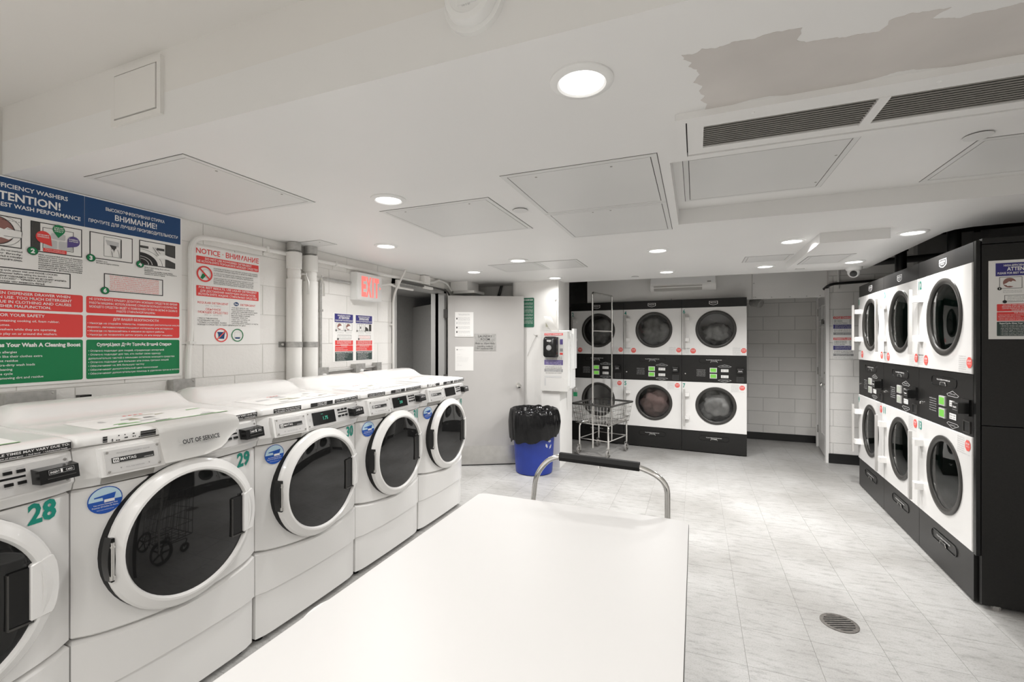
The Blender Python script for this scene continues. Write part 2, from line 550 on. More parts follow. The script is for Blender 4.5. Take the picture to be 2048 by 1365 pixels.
# baseboards
bm = NB(); box(bm, .45, 1.60, 7.636, 7.652, 0, .105, bev=.003); struct('baseboard_alcove', bm, 'baseboard_black')
bm = NB(); box(bm, 1.482, 2.2, 6.462, 6.482, 0, .115, bev=.003); struct('baseboard_right', bm, 'baseboard_black')
bm = NB(); prism(bm, [(1.574, 7.45), (1.594, 7.64), (1.606, 7.64), (1.588, 7.45)], 0, .105); struct('baseboard_alcove_side', bm, 'baseboard_black')

# hallway seen through the entry doorway
bm = NB()
box(bm, -4.55, -4.45, 2.6, 8.2, 0, ZD); box(bm, -4.5, XL - .14, 2.6, 2.7, 0, ZD)
prism(bm, [(-4.45, 6.55), (XL - .15, 5.45), (XL - .15, 5.6), (-4.45, 6.7)], 0, 2.03)
struct('wall_hallway', bm, 'grey_wall')
bm = NB(); box(bm, -4.5, XL - .14, 2.6, 8.2, 2.2, 2.3); struct('ceiling_hallway', bm, 'grey_wall')

t = thing('hallway_fill_light', 'unseen round fill light added in the hallway beyond the entry door', 'ceiling light', (-3.7, 4.2, 2.2))  # unseen fill light added so the hallway does not go black
b = NB(); lathe(b, [(.15, 0), (.15, -.03), (.14, -.04)], n=32); obj('light_base', b, 'camera_white', t)
b = NB(); lathe(b, [(.14, -.035), (.10, -.055), (.02, -.06)], n=32, cap1=True); obj('lens', b, 'lens_lit', t)
ld = bpy.data.lights.new('lamp', 'AREA'); ld.shape = 'DISK'; ld.size = .25; ld.energy = 32; ld.color = LAMP_COLOUR
lo = bpy.data.objects.new('lamp', ld); COL.objects.link(lo); lo.parent = t; lo.location = (0, 0, -.065)
# door frame of the entry
bm = NB()
for y0, y1 in ((DY0 - .055, DY0), (DY1, DY1 + .055)):
    box(bm, XL - .16, XL + .018, y0, y1, 0, DZ + .05, bev=.004)
    box(bm, XL - .10, XL - .06, min(y0, y1) - .0 if y0 > 4 else y0, y1 + (.015 if y0 < 4 else 0), 0, DZ, bev=.002)
box(bm, XL - .16, XL + .018, DY0 - .055, DY1 + .055, DZ, DZ + .05, bev=.004)
struct('trim_door_frame', bm, 'frame_grey')

# ------------------------------------------------------------------ ceilings
CX0, CY0, CY1, ZCOF = -.093, 1.917, 2.952, 2.26
bm = NB()
TOP = 2.31
prism(bm, [(-2.78, .99), (2.75, 1.042), (2.75, CY0), (-2.78, CY0)], ZC, TOP)
prism(bm, [(-2.78, CY0), (CX0, CY0), (CX0, CY1), (-2.78, CY1)], ZC, TOP)
edge = [(1.86, 3.665), (1.72, 3.668), (1.60, 3.69), (1.535, 3.74), (1.51, 3.82), (1.53, 4.6), (1.56, 5.43), (-1.5, 5.37), (-2.1, 5.45), (-2.78, 5.45)]
prism(bm, [(-2.78, CY1), (2.75, CY1), (2.75, 3.665)] + edge, ZC, TOP)
prism(bm, [(CX0, CY0), (2.75, CY0), (2.75, CY1), (CX0, CY1)], ZCOF, TOP)
ceiling = struct('ceiling', bm, 'ceiling_paint', None)
bm = NB(); prism(bm, [(-2.80, .99), (2.75, 1.042), (2.75, 1.10), (-2.80, 1.06)], ZC + .001, 2.6)
struct('ceiling_soffit', bm, 'ceiling_upper_paint', None)
bm = NB(); box(bm, -2.80, 2.75, -3.3, 1.04, ZU, 2.6); struct('ceiling_upper', bm, 'ceiling_upper_paint', None)
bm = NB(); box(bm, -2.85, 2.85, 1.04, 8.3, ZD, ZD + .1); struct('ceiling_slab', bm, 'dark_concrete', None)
# unpainted ragged patch beside the grille
px = [(-.029, 1.204), (-.005, 1.212), (.017, 1.199), (.050, 1.206), (.088, 1.197), (.13, 1.203), (.165, 1.193), (.20, 1.197), (.224, 1.20), (.228, 1.225), (.222, 1.246),
      (.245, 1.262), (.28, 1.266), (.314, 1.272), (.355, 1.277), (.393, 1.281), (.402, 1.262), (.396, 1.246), (.43, 1.236), (.461, 1.241), (.505, 1.246), (.48, 1.273), (.51, 1.283),
      (.54, 1.293), (.568, 1.288), (.596, 1.29), (.64, 1.284), (.70, 1.295), (.80, 1.28), (.95, 1.30), (1.1, 1.285), (1.1, 1.515),
      (.62, 1.515), (.56, 1.502), (.50, 1.49), (.455, 1.505), (.40, 1.515), (.25, 1.515), (.20, 1.5), (.15, 1.502), (.10, 1.515), (.028, 1.515), (.034, 1.48), (.015, 1.45), (.026, 1.43), (.012, 1.40),
      (.018, 1.37), (-.003, 1.345), (.012, 1.31), (.002, 1.285), (-.014, 1.262), (-.008, 1.245), (-.026, 1.225)]
fine = []
for a, b in zip(px, px[1:] + px[:1]):
    n = max(1, int(math.hypot(b[0] - a[0], b[1] - a[1]) / .006))
    for i in range(n):
        t = i / n; x = a[0] + (b[0] - a[0]) * t; y = a[1] + (b[1] - a[1]) * t
        w = .005 if y < 1.5 and x < 1.05 else 0
        fine.append((x + w * noise.noise((x * 90, y * 90, 1)), y + w * noise.noise((x * 90, y * 90, 7))))
bm = NB(); prism(bm, fine, ZC - .0008, ZC + .001); obj('bare_patch', bm, 'bare_plaster', ceiling, None)

# dropped box below the ceiling
bm = NB(); box(bm, .760, 1.137, 3.53, 4.70, 2.104, ZC + .005); struct('ceiling_dropped_box', bm, 'ceiling_paint', None)

# ------------------------------------------------------------------ ceiling fittings
def access_panel(x0, x1, y0, y1, z, label, fr=.022, screws=((.2, .12), (.8, .12))):
    cx, cy = (x0 + x1) / 2, (y0 + y1) / 2
    t = thing('access_panel', label, 'access panel', (cx, cy, z), 0, 'flush access panels in the ceiling')
    w, h = (x1 - x0) / 2, (y1 - y0) / 2
    b = NB()
    for q in ((-w, w, -h, -h + fr), (-w, w, h - fr, h), (-w, -w + fr, -h + fr, h - fr), (w - fr, w, -h + fr, h - fr)):
        box(b, *q, -.003, .001)
    obj('panel_frame', b, 'panel_paint', t, None)
    b = NB(); e = .0028
    for q in ((-w - e, w + e, -h - e, -h), (-w - e, w + e, h, h + e), (-w - e, -w, -h, h), (w, w + e, -h, h)):
        box(b, *q, -.0006, .001)
    obj('frame_joint', b, 'gap_dark', t, None)
    b = NB(); box(b, -w + fr - .001, w - fr + .001, -h + fr - .001, h - fr + .001, -.0005, .0008); obj('panel_gap', b, 'gap_dark', t, None)
    g = fr + .0036
    b = NB(); box(b, -w + g, w - g, -h + g, h - g, -.0028, .0005); obj('panel_door', b, 'panel_paint', t, None)
    for sx, sy in screws:
        b = NB(); lathe(b, [(.0055, -.003), (.0045, -.0042)], (-w + 2 * w * sx, -h + 2 * h * sy, 0), 'z', 10, False, True); obj('latch_screw', b, 'slot_grey', t)
    return t
access_panel(-2.447, -1.800, 1.135, 1.780, ZC, 'large flush access panel in the ceiling above the blue washer poster', screws=((.93, .25), (.93, .75)))
access_panel(-1.600, -.948, 2.04, 2.705, ZC, 'square flush ceiling access panel between two lit lights left of the disc cover', screws=((.2, .08), (.8, .08)))
access_panel(-.778, -.135, 1.797, 2.432, ZC, 'largest-looking ceiling access panel left of the air grille, dark latch screws', screws=((.22, .10), (.72, .10)))
access_panel(-.778, -.135, 2.436, 3.055, ZC, 'ceiling access panel adjoining the far edge of the panel left of the air grille', screws=((.4, .08), (.55, .08)))
access_panel(-.050, .600, 2.135, 2.785, ZCOF, 'access panel inside the ceiling recess just behind the air grille', screws=((.94, .3), (.94, .85)))
access_panel(1.046, 1.70, 2.36, 2.885, ZCOF, 'access panel inside the ceiling recess at the right frame edge', screws=())
access_panel(-1.34, -.955, 3.875, 4.31, ZC, 'small ceiling access panel beside the lights above the trash bin', screws=())
access_panel(-1.80, -1.345, 3.875, 4.31, ZC, 'small ceiling access panel nearest the entry door, joined to its neighbour', screws=())
access_panel(.395, .745, 4.30, 4.60, ZC, 'small vented-edge ceiling panel left of the dropped ceiling box', screws=())
access_panel(.80, 1.10, 4.05, 4.45, 2.104, 'small access panel on the underside of the dropped ceiling box', screws=())
access_panel(-2.70, -2.44, 2.46, 2.62, ZC, 'tiny access panel in the ceiling above the valve handles', fr=.008, screws=((.8, .3),))

def ceiling_disc(x, y, z, r, label):
    t = thing('sprinkler_cover', label, 'sprinkler cover', (x, y, z), 0, 'round sprinkler covers on the ceiling')
    b = NB(); lathe(b, [(r, -.004), (r * .97, -.007)], n=28, cap1=True); obj('cover_plate', b, 'panel_paint', t)
    b = NB(); lathe(b, [(r * .9, .0), (r * .9, -.0042)], n=28); obj('cover_gap', b, 'gap_dark', t)
ceiling_disc(-.877, 2.300, ZC, .042, 'round flat sprinkler cover beside the square panel near the ceiling middle')
ceiling_disc(-.613, 5.16, ZC, .042, 'round sprinkler cover at the ceiling edge left of the air conditioner')
ceiling_disc(.954, 5.19, ZC, .042, 'round sprinkler cover at the ceiling edge right of the air conditioner')
ceiling_disc(1.02, 2.315, ZCOF, .045, 'round sprinkler cover inside the ceiling recess at right')

LIGHTS = [(-.287, 1.222, ZC, 'nearest recessed light above the table, largest in view'),
          (-1.422, 1.88, ZC, 'recessed light beside the square access panel left of centre'),
          (-2.131, 2.789, ZC, 'recessed light on the ceiling nearest the exit sign'),
          (-1.439, 3.72, ZC, 'recessed light in front of the small paired access panels'),
          (-2.095, 4.168, ZC, 'recessed light in front of the grey entry door'),
          (-1.452, 4.899, ZC, 'recessed light above the payment box'),
          (-.271, 3.717, ZC, 'recessed light behind the double access panel in mid ceiling'),
          (-.270, 4.901, ZC, 'recessed light in front of the air conditioner'),
          (.635, 3.723, ZC, 'recessed light just left of the dropped ceiling box'),
          (.615, 4.89, ZC, 'recessed light left of the far end of the dropped ceiling box'),
          (1.314, 3.723, ZC, 'recessed light right of the dropped ceiling box above the dryer row'),
          (1.313, 4.90, ZC, 'recessed light above the dome camera'),
          (-1.9, -.4, ZU, 'fill light added behind the photographer on the left'),  # from here on, unseen lights added for frontal fill
          (-.3, -.6, ZU, 'fill light added behind the photographer in the middle'),
          (1.3, -.4, ZU, 'fill light added behind the photographer on the right'),
          (-1.9, -1.5, ZU, 'fill light added farther behind the photographer on the left'),
          (-.3, -1.6, ZU, 'fill light added farther behind the photographer in the middle'),
          (1.3, -1.5, ZU, 'fill light added farther behind the photographer on the right'),
          (-1.1, -2.5, ZU, 'fill light added near the rear wall on the left'),
          (.9, -2.5, ZU, 'fill light added near the rear wall on the right')]
proto = None
for li, (x, y, z, lab) in enumerate(LIGHTS):
    if proto is None:
        t = thing('recessed_light', 'lit round white ' + lab, 'ceiling light', (x, y, z), 0, 'recessed ceiling lights')
        b = NB(); lathe(b, [(.086, .0), (.086, -.004), (.080, -.009), (.066, -.011), (.060, -.007), (.060, 0)], n=48); obj('trim_ring', b, 'camera_white', t)
        b = NB(); lathe(b, [(.061, -.0065), (.03, -.009), (.004, -.0095)], n=40, cap1=True); obj('lens', b, 'lens_lit', t)
        ld = bpy.data.lights.new('lamp', 'AREA'); ld.shape = 'DISK'; ld.size = .115; ld.energy = LAMP_WATT[0]; ld.color = LAMP_COLOUR; ld.spread = math.radians(150)
        lo = bpy.data.objects.new('lamp', ld); COL.objects.link(lo); lo.parent = t; lo.location = (0, 0, -.012)
        proto = t
    else:
        t = copy_tree(proto); t.location = (x, y, z)
        for ch in t.children:
            if ch.type == 'LIGHT': ch.data = ch.data.copy(); ch.data.energy = LAMP_WATT[li]
        t['label'] = 'lit round white ' + lab

# air grille
def grille():
    x0, x1, y0, y1 = -.058, 2.3, 1.514, 1.856
    t = thing('air_grille', 'long white ceiling air grille with dark slats and a divider bar', 'air vent', (x0, y0, ZC))
    W, H = x1 - x0, y1 - y0
    b = NB()
    def fr(a0, a1, c0, c1, w, z0, z1):
        for q in ((a0, a1, c0, c0 + w), (a0, a1, c1 - w, c1), (a0, a0 + w, c0 + w, c1 - w), (a1 - w, a1, c0 + w, c1 - w)):
            box(b, *q, z0, z1, bev=.0015, seg=1)
    fr(0, W, 0, H, .030, -.020, .0)
    obj('grille_frame', b, 'ceiling_paint', t)
    b = NB(); fr(.034, W - .034, .034, H - .034, .05, -.016, 0); obj('inner_frame', b, 'ceiling_paint', t)
    b = NB(); box(b, .028, W - .028, .028, H - .028, -.0035, -.0025); obj('duct_shade', b, 'print_black', t)  # black sheet standing in for the shade inside the duct
    n = 11
    sm = NB(); box(sm, 0, W - .168, -.0012, .0012, -.0045, .0045)
    for i in range(n):
        y = .086 + (H - .172) * (i + .5) / n
        if i == 0:
            o = obj('slat', sm, 'slot_grey', t, None); me = o.data
        else:
            o = link('slat', me, t)
        o.location = (.084, y, -.011); o.rotation_euler = (-.55, 0, 0)
    for dx in (.545, 1.36):
        b = NB(); box(b, dx, dx + .028, .08, H - .08, -.020, -.003); obj('divider_bar', b, 'ceiling_paint', t)
    for sx in (.22, .66, 1.2, 1.7):
        b = NB(); lathe(b, [(.006, -.02), (.004, -.023)], (sx, .032, 0), 'z', 10, False, True); obj('grille_screw', b, 'camera_white', t)
grille()

# smoke detector and small hatch on the soffit face
t = thing('smoke_detector', 'round white smoke detector on the soffit face at the top of the frame', 'smoke detector', (-.505, 1.008, 2.295), 0)
b = NB(); lathe(b, [(.079, .005), (.079, -.012), (.074, -.014)], axis='y', n=40, cap1=True); obj('mounting_base', b, 'camera_white', t)
b = NB(); lathe(b, [(.068, -.012), (.068, -.030), (.063, -.038), (.050, -.042), (.048, -.040), (.010, -.043)], axis='y', n=40, cap1=True); obj('housing', b, 'camera_white', t)
b = NB(); box(b, -.024, .024, -.0445, -.040, -.030, .004, bev=.002); obj('battery_lid', b, 'exit_face', t)
f = Flat(t, -.0445)
for k in (-.042, -.037): f.rect('sound_slot', 'print_black', k, .005, k + .0022, .03)
f.text('lettering', 'print_grey', 'PUSH TO TEST', 0, -.037, .004, fit=.022)
f.flush()
t = thing('soffit_hatch', 'square white access hatch on the soffit face at upper left', 'access panel', (-1.825, .998, 2.335), 0)
b = NB()
for q in ((-.14, .14, -.10, -.08), (-.14, .14, .08, .10), (-.14, -.12, -.08, .08), (.12, .14, -.08, .08)):
    box(b, q[0], q[1], -.010, .004, q[2], q[3], bev=.0015, seg=1)
obj('hatch_frame', b, 'ceiling_upper_paint', t)
b = NB(); box(b, -.119, .119, -.004, .002, -.079, .079); obj('hatch_gap', b, 'gap_dark', t)
b = NB(); box(b, -.1155, .1155, -.012, .0, -.0755, .0755, bev=.002); obj('hatch_door', b, 'ceiling_upper_paint', t)

# ------------------------------------------------------------------ washers
HW = .343
def bow_ring(hw, yf, d, yb, z, dip=0.0, n=16, rc=.014):
    pts = []
    for i in range(n + 1):
        t = -1 + 2 * i / n
        k = 1 - t * t
        y = yf - d * k + (rc if i in (0, n) else (rc * .18 if i in (1, n - 1) else 0))
        pts.append((hw * t, y, z - dip * k))
    return pts + [(hw, yb, z), (-hw, yb, z)]
body_surf = lambda u, v: -.045 * (1 - (u / HW) ** 2) - .0005
band_surf = lambda u, v: -.0128 - .02 * (1 - (u / HW) ** 2)
def cons_y(x, z):
    t = min(1, max(0, (z - .996) / .094))
    return (-.029 + .022 * t) - .0275 * (1 - (x / HW) ** 2)
cons_surf = lambda u, v: cons_y(u, v)
cons_xf = lambda x, y, z: (x, y + cons_y(x, z), z)

def make_washer(yc, number, label, display=None, peeled=False, paper_label='plain', hide_display=False):
    t = thing('front_load_washer', label, 'washing machine', (-1.93, yc, 0), PI / 2, 'white front load washers along the left wall')
    # pedestal
    b = NB(); loft(b, [bow_ring(HW - .008, .006, .006, .64, .03), bow_ring(HW - .008, .004, .010, .64, .245)]); obj('pedestal_base', b, 'appliance_white', t)
    b = NB(); loft(b, [bow_ring(HW - .004, .008, .012, .66, .236), bow_ring(HW - .001, -.002, .020, .66, .246), bow_ring(HW - .001, -.002, .040, .66, .434, .03), bow_ring(HW - .008, .010, .038, .66, .443, .03)])
    obj('pedestal_drawer', b, 'appliance_white', t)
    for sx in (-.29, .29):
        for sy in (.06, .60):
            b = NB(); lathe(b, [(.022, 0), (.022, .012), (.010, .014), (.010, .04)], (sx, sy, 0), n=12, cap0=True); obj('foot', b, 'rubber_black', t)
    b = NB(); loft(b, [bow_ring(HW - .02, .03, .03, .64, .43, .02), bow_ring(HW - .02, .03, .03, .64, 1.11)]); obj('inner_cabinet', b, 'appliance_seam', t)
    # body with bowed front
    b = NB(); loft(b, [bow_ring(HW - .009, .010, .042, .66, .4505, .03), bow_ring(HW - .001, .0, .045, .66, .460, .03), bow_ring(HW - .001, 0, .045, .66, .948), bow_ring(HW - .006, .006, .043, .66, .955)])
    obj('body', b, 'appliance_white', t)
    # console
    b = NB(); loft(b, [bow_ring(HW - .004, .002, .030, .66, .958), bow_ring(HW - .001, -.012, .030, .66, .963), bow_ring(HW, -.019, .0275, .66, .984), bow_ring(HW, -.028, .0275, .66, .992), bow_ring(HW, -.029, .0275, .66, .996), bow_ring(HW, -.007, .0275, .66, 1.090), bow_ring(HW - .004, .002, .0275, .66, 1.097)])
    obj('console', b, 'appliance_white', t)
    # top with raised rear ridge
    b = NB(); rings = []
    xs = [-1, -.975, -.93, -.87, -.8, -.6, -.3, 0, .3, .6, .8, .87, .93, .975, 1]
    for q in xs:
        k = max(0, min(1, (1 - abs(q)) * HW / .055)); k = k * k * (3 - 2 * k)
        yf = -.012 - .02 * (1 - q * q) + (.010 if abs(q) == 1 else 0)
        e = .004 if abs(q) == 1 else 0
        sec = [(yf + .006, 1.1005), (yf, 1.105), (yf, 1.125), (yf + .010, 1.134), (.07, 1.139), (.33, 1.144), (.41, 1.146 + .006 * k), (.45, 1.147 + .028 * k), (.48, 1.147 + .050 * k),
               (.52, 1.148 + .062 * k), (.60, 1.148 + .062 * k), (.645, 1.147 + .050 * k), (.66, 1.14 + .02 * k), (.66, 1.1005)]
        rings.append([(q * HW, y, z - (e if z > 1.12 else 0)) for y, z in sec])
    loft(b, rings); obj('top_panel', b, 'appliance_white', t, 50)
    # detergent drawer
    b = NB(); box(b, -.288, -.098, -.016, .02, .992, 1.087, bev=.007, seg=3, xf=cons_xf); dr = obj('detergent_drawer', b, 'appliance_white', t)
    b = NB(); box(b, -.276, -.110, -.0185, -.012, 1.001, 1.078, bev=.004, xf=cons_xf); obj('drawer_plate', b, 'aluminium', dr)
    f = Flat(dr, -.0190, surf=cons_surf)
    f.rect('logo_bar', 'print_black', -.258, 1.034, -.132, 1.052, nx=4)
    f.rect('logo_mark', 'print_white', -.255, 1.036, -.238, 1.050, 2)
    for k in range(3): f.poly('logo_mark_lines', 'print_black', [(-.2535 + k * .0048, 1.0475), (-.2512 + k * .0048, 1.0475), (-.2490 + k * .0048, 1.0385), (-.2513 + k * .0048, 1.0385)], 3)
    f.text('lettering', 'print_white', 'MAYTAG', -.234, 1.0395, .0088, align='l', fit=.046, bold=.015, layer=2)
    f.text('lettering', 'print_white', 'commercial', -.136, 1.0365, .0042, align='r', fit=.028, layer=2)
    f.text('lettering_dark', 'print_grey', 'HEAVY DUTY HIGH EFFICIENCY WASHER', -.193, 1.0645, .0045, fit=.10, layer=2)
    f.text('lettering_dark', 'print_grey', 'PULL FOR DISPENSER', -.193, 1.012, .0042, fit=.055, layer=2)
    for s in (-.235, -.151): f.poly('lettering_dark', 'print_grey', [(s - .003, 1.017), (s + .003, 1.017), (s, 1.012)], 2)
    f.flush()
    for sx in (-.268, -.118):
        for sz in (1.007, 1.072):
            b = NB(); lathe(b, [(.0042, -.018), (.0042, -.0205), (.002, -.0215)], (sx, cons_y(sx, sz), sz), 'y', 10, False, True); obj('screw', b, 'slot_grey', dr)
    b = NB(); box(b, -.278, -.122, -.0165, -.004, .9650, .9925, bev=.009, seg=3, nx=4, xf=lambda x, y, z: (x, y - .0285 * (1 - (x / HW) ** 2) - .28 * (z - .965), z)); obj('drawer_grip', b, 'slot_grey', t)
    # control plate
    b = NB(); box(b, -.088, .326, -.0045, .004, 1.000, 1.084, nx=10, xf=cons_xf); cp = obj('control_plate', b, 'aluminium', t)
    for sx, sz in ((-.078, 1.010), (-.078, 1.074), (.317, 1.010), (.317, 1.074)):
        b = NB(); lathe(b, [(.0042, -.004), (.0042, -.0065), (.002, -.0075)], (sx, cons_y(sx, sz), sz), 'y', 10, False, True); obj('screw', b, 'slot_grey', cp)
    b = NB(); box(b, -.052, .110, -.008, .0, 1.010, 1.076, bev=.002, nx=4, xf=cons_xf); dsp = obj('display', b, 'black_plastic', cp)
    f = Flat(dsp, -.0095, surf=cons_surf)
    if display: f.text('digits', 'digit_green', display, .032, 1.033, .018, fit=.034)
    if display: f.text('digits', 'digit_green', 'PRICE', .010, 1.062, .004, fit=.014)
    f.flush()
    for i in range(3):
        for sz in (1.067, 1.033):
            b = NB(); box(b, .136 + i * .030, .156 + i * .030, -.0085, 0, sz - .0045, sz + .0045, bev=.003, xf=cons_xf); obj('button', b, 'black_plastic', cp)
    b = NB(); box(b, .138, .216, -.0055, 0, 1.047, 1.053, nx=3, xf=cons_xf); obj('wash_setting_bar', b, 'black_plastic', cp)
    f = Flat(cp, -.0055, surf=cons_surf)
    for i, w in enumerate(('WHITES', 'COLORS', 'BRIGHTS')): f.text('lettering', 'print_grey', w, .146 + i * .03, 1.0745, .003, fit=.018)
    for i, w in enumerate(('DELICATES', 'KNITS', 'START')): f.text('lettering', 'print_grey', w, .146 + i * .03, 1.0225, .003, fit=.018)
    f.ring('drum_icon', 'print_grey', -.069, 1.043, .006, .001, n=14)
    f.flush()
    b = NB(); vs = box(b, .228, .336, -.040, 0, 1.019, 1.064, bev=.003, xf=lambda x, y, z: cons_xf(x + (.006 if y < -.02 and x < .28 else 0), y, z - (.004 if y < -.02 and z > 1.05 else 0)))
    cr = obj('card_reader', b, 'black_plastic', t)
    f = Flat(cr, -.0415, surf=lambda u, v: cons_y(u, v))
    f.outline('card_frame', 'print_light_grey', .256, 1.043, .322, 1.057, .0007)
    f.text('lettering', 'print_white', 'INSERT', .2715, 1.0465, .0065, fit=.024, bold=.01)
    f.text('lettering', 'print_white', 'CARD', .3085, 1.0465, .0065, fit=.018, bold=.01)
    f.rect('lettering', 'print_white', .286, 1.045, .2915, 1.0555)
    f.rect('card_slot', 'dark_grey', .252, 1.031, .326, 1.0335)
    f.flush()
    # stickers on the front band of the top
    def band(u0, u1, txts, part, whites=True):
        f = Flat(t, 0, surf=band_surf)
        f.rect(part, 'print_black', u0, 1.105, u1, 1.1265, nx=6)
        for s, cu, v, h, w in txts: f.text('sticker_lettering', 'print_white', s, cu, v, h, fit=w, bold=.02)
        f.flush()
    if peeled:
        f = Flat(t, 0, surf=band_surf)
        rnd = random.Random(number)
        for i in range(26):
            u = -.27 + i * .0062; full = (i < 2) or (i > 17)
            for j in range(4):
                if full or rnd.random() < .28:
                    f.rect('peeling_sticker', 'print_black', u, 1.105 + j * .0053, u + .0066 * (1 if full else rnd.uniform(.4, 1)), 1.105 + (j + (1 if full and j % 2 else .75)) * .0053)
        f.flush()
    else:
        band(-.268, -.110, [('For Information, Call Laundry Operator', -.189, 1.1175, .0055, .148), ('or the number on the Payment center', -.189, 1.1085, .0055, .14)], 'information_sticker')
    band(-.048, .112, [('DISPLAY TIME', .032, 1.1175, .006, .066), ('IS ESTIMATED', .032, 1.1085, .006, .066)], 'display_sticker')
    band(.129, .336, [('CYCLE TIMES MAY VARY DUE TO:', .2325, 1.1165, .0072, .196), ('• Amount of detergent   • Soil level   • Unbalanced loads', .2325, 1.1075, .0042, .185)], 'cycle_time_sticker')
    # big instruction label lying on the top
    f = Flat(t, 0, dy=0)
    def top_poly(part, m, pts, dz):
        bb = f.bm(part, m); bb.faces.new([bb.verts.new((x, y, 1.1398 + (y - .07) * .0193 + dz)) for x, y in pts])
    rnd = random.Random(number * 3)
    top_poly('top_label', 'paper_white', [(-.24, .05), (.24, .05), (.24, .30), (-.24, .30)], 0)
    cols = ['label_leaf', 'label_olive', 'print_light_grey', 'print_grey'] if paper_label == 'colour' else ['print_light_grey', 'label_olive', 'print_light_grey', 'print_light_grey']
    for i in range(15):
        x = rnd.uniform(-.22, .17); y = rnd.uniform(.06, .26); w = rnd.uniform(.02, .09); h = rnd.uniform(.006, .03)
        top_poly('top_label_print', cols[i % 4], [(x, y), (x + w, y + rnd.uniform(-.01, .01)), (x + w * .9, y + h), (x + .01, y + h)], .0004 + i * .00005)
    if paper_label == 'colour': top_poly('top_label_print', 'label_leaf', [(-.24, .05), (.24, .05), (.24, .062), (-.24, .062)], .0012)
    for i in range(4): top_poly('top_label_heading', 'print_red', [(-.05 + i * .02, .285), (-.036 + i * .02, .285), (-.038 + i * .02, .296), (-.048 + i * .02, .296)], .0012)
    f.flush()
    # machine number and round sticker
    f = Flat(t, 0, surf=body_surf)
    f.text('machine_number', 'print_teal', number if isinstance(number, str) else str(number), .262 if number != 19 else .275, .893, .060, fit=.074 if number != 19 else .055, bold=.035, layer=1)
    cu, cv, R = -.262, .905, .047
    f.disc('dispenser_sticker', 'sticker_blue', cu, cv, R, 1)
    f.poly('sticker_upper', 'sticker_pale_blue', [(cu + (R - .003) * math.cos(a), cv + (R - .003) * math.sin(a)) for a in [-.03 + (PI + .06) * i / 20 for i in range(21)]], 2)
    f.poly('sticker_drawing', 'sticker_blue', [(cu - .030, cv + .014), (cu + .028, cv + .022), (cu + .022, cv - .004), (cu - .006, cv - .002), (cu - .008, cv + .010), (cu - .030, cv + .010)], 3)
    f.rect('sticker_drawing_light', 'print_white', cu - .004, cv - .008, cu + .024, cv + .002, 4)
    f.text('sticker_lettering', 'print_white', 'Use correct Detergent Flow', cu + .001, cv - .016, .0048, fit=.064, bold=.01)
    f.text('sticker_lettering', 'print_white', 'Preserver Of Clothes On Fabrics', cu, cv - .0245, .0048, fit=.07, bold=.01)
    f.text('sticker_lettering', 'print_white', 'Reduce waste washing by the load', cu, cv - .034, .003, fit=.045)
    f.flush()
    # door
    cz = .707
    b = NB(); lathe(b, [(.228, -.058), (.276, -.047), (.281, -.050), (.281, -.060), (.274, -.069), (.268, -.072), (.2465, -.087), (.238, -.088), (.232, -.078), (.228, -.058)], (0, 0, cz), 'y', 64)
    door = obj('door', b, 'appliance_white', t, 22)
    b = NB(); lathe(b, [(.2815, .02), (.2815, -.0475), (.25, -.0485)], (0, 0, cz), 'y', 56); obj('door_gasket', b, 'rubber_black', door)
    b = NB(); lathe(b, [(.234, -.075), (.21, -.078), (.15, -.0815), (.08, -.0835), (.01, -.084)], (0, 0, cz), 'y', 56, False, True); obj('door_glass', b, 'black_glass', door, 60)
    # handle: plate bridging the ring over a dark finger pocket
    b = NB(); pl = [(.205, cz - .083), (.262, cz - .090)] + [(.2825 * math.cos(a), cz + .2825 * math.sin(a)) for a in [-.30 + .60 * i / 8 for i in range(9)]] + [(.262, cz + .090), (.205, cz + .083)]
    prism(b, pl, -.099, -.078, 'xz')
    for v in b.verts: v.co.y += (v.co.x - .205) * .42
    bmesh.ops.bevel(b, geom=[e for e in b.edges if e.calc_length() > 0], offset=.003, segments=1, affect='EDGES'); obj('door_handle', b, 'appliance_white', door, 30)
    b = NB(); box(b, .160, .215, -.087, -.076, cz - .083, cz + .076, bev=.005); obj('handle_pocket', b, 'black_plastic', door)
    b = NB(); box(b, .157, .161, -.0885, -.076, cz - .09, cz + .072); box(b, .16, .215, -.0885, -.076, cz - .092, cz - .086); obj('pocket_rim', b, 'dark_grey', door)
    # hinge
    b = NB(); pl = [(.2835 * math.cos(a), cz + .2835 * math.sin(a)) for a in [PI - .27 + .54 * i / 8 for i in range(9)]] + [(-.264, cz - .075), (-.261, cz), (-.264, cz + .075)]
    prism(b, pl, -.0775, -.04, 'xz'); obj('hinge_recess', b, 'black_plastic', door)
    b = NB(); tube(b, [(-.271, -.0795, cz - .066), (-.271, -.0795, cz + .062)], .0055, 10); tube(b, [(-.271, -.0795, cz + .044), (-.271, -.0795, cz + .05)], .0075, 10); tube(b, [(-.271, -.0795, cz - .066), (-.271, -.0795, cz - .052)], .0085, 10); obj('hinge_pin', b, 'brushed_steel', door)
    return t
W0 = .862
P = .689
make_washer(W0 - P / 2, 28, 'white front load washer numbered 28 at the left frame edge, partly cut off', paper_label='colour')
make_washer(W0 + P / 2, 29, 'white front load washer numbered 29 under the out of service note', peeled=True, paper_label='colour')
make_washer(W0 + 1.5 * P, 30, 'white front load washer numbered 30 with a lit green price on its display', display='1.75')
make_washer(W0 + 2.5 * P, 31, 'white front load washer numbered 31, second from the entry door', display='20')
make_washer(W0 + 3.5 * P, 19, 'white front load washer numbered 19 at the end beside the entry door', peeled=True)

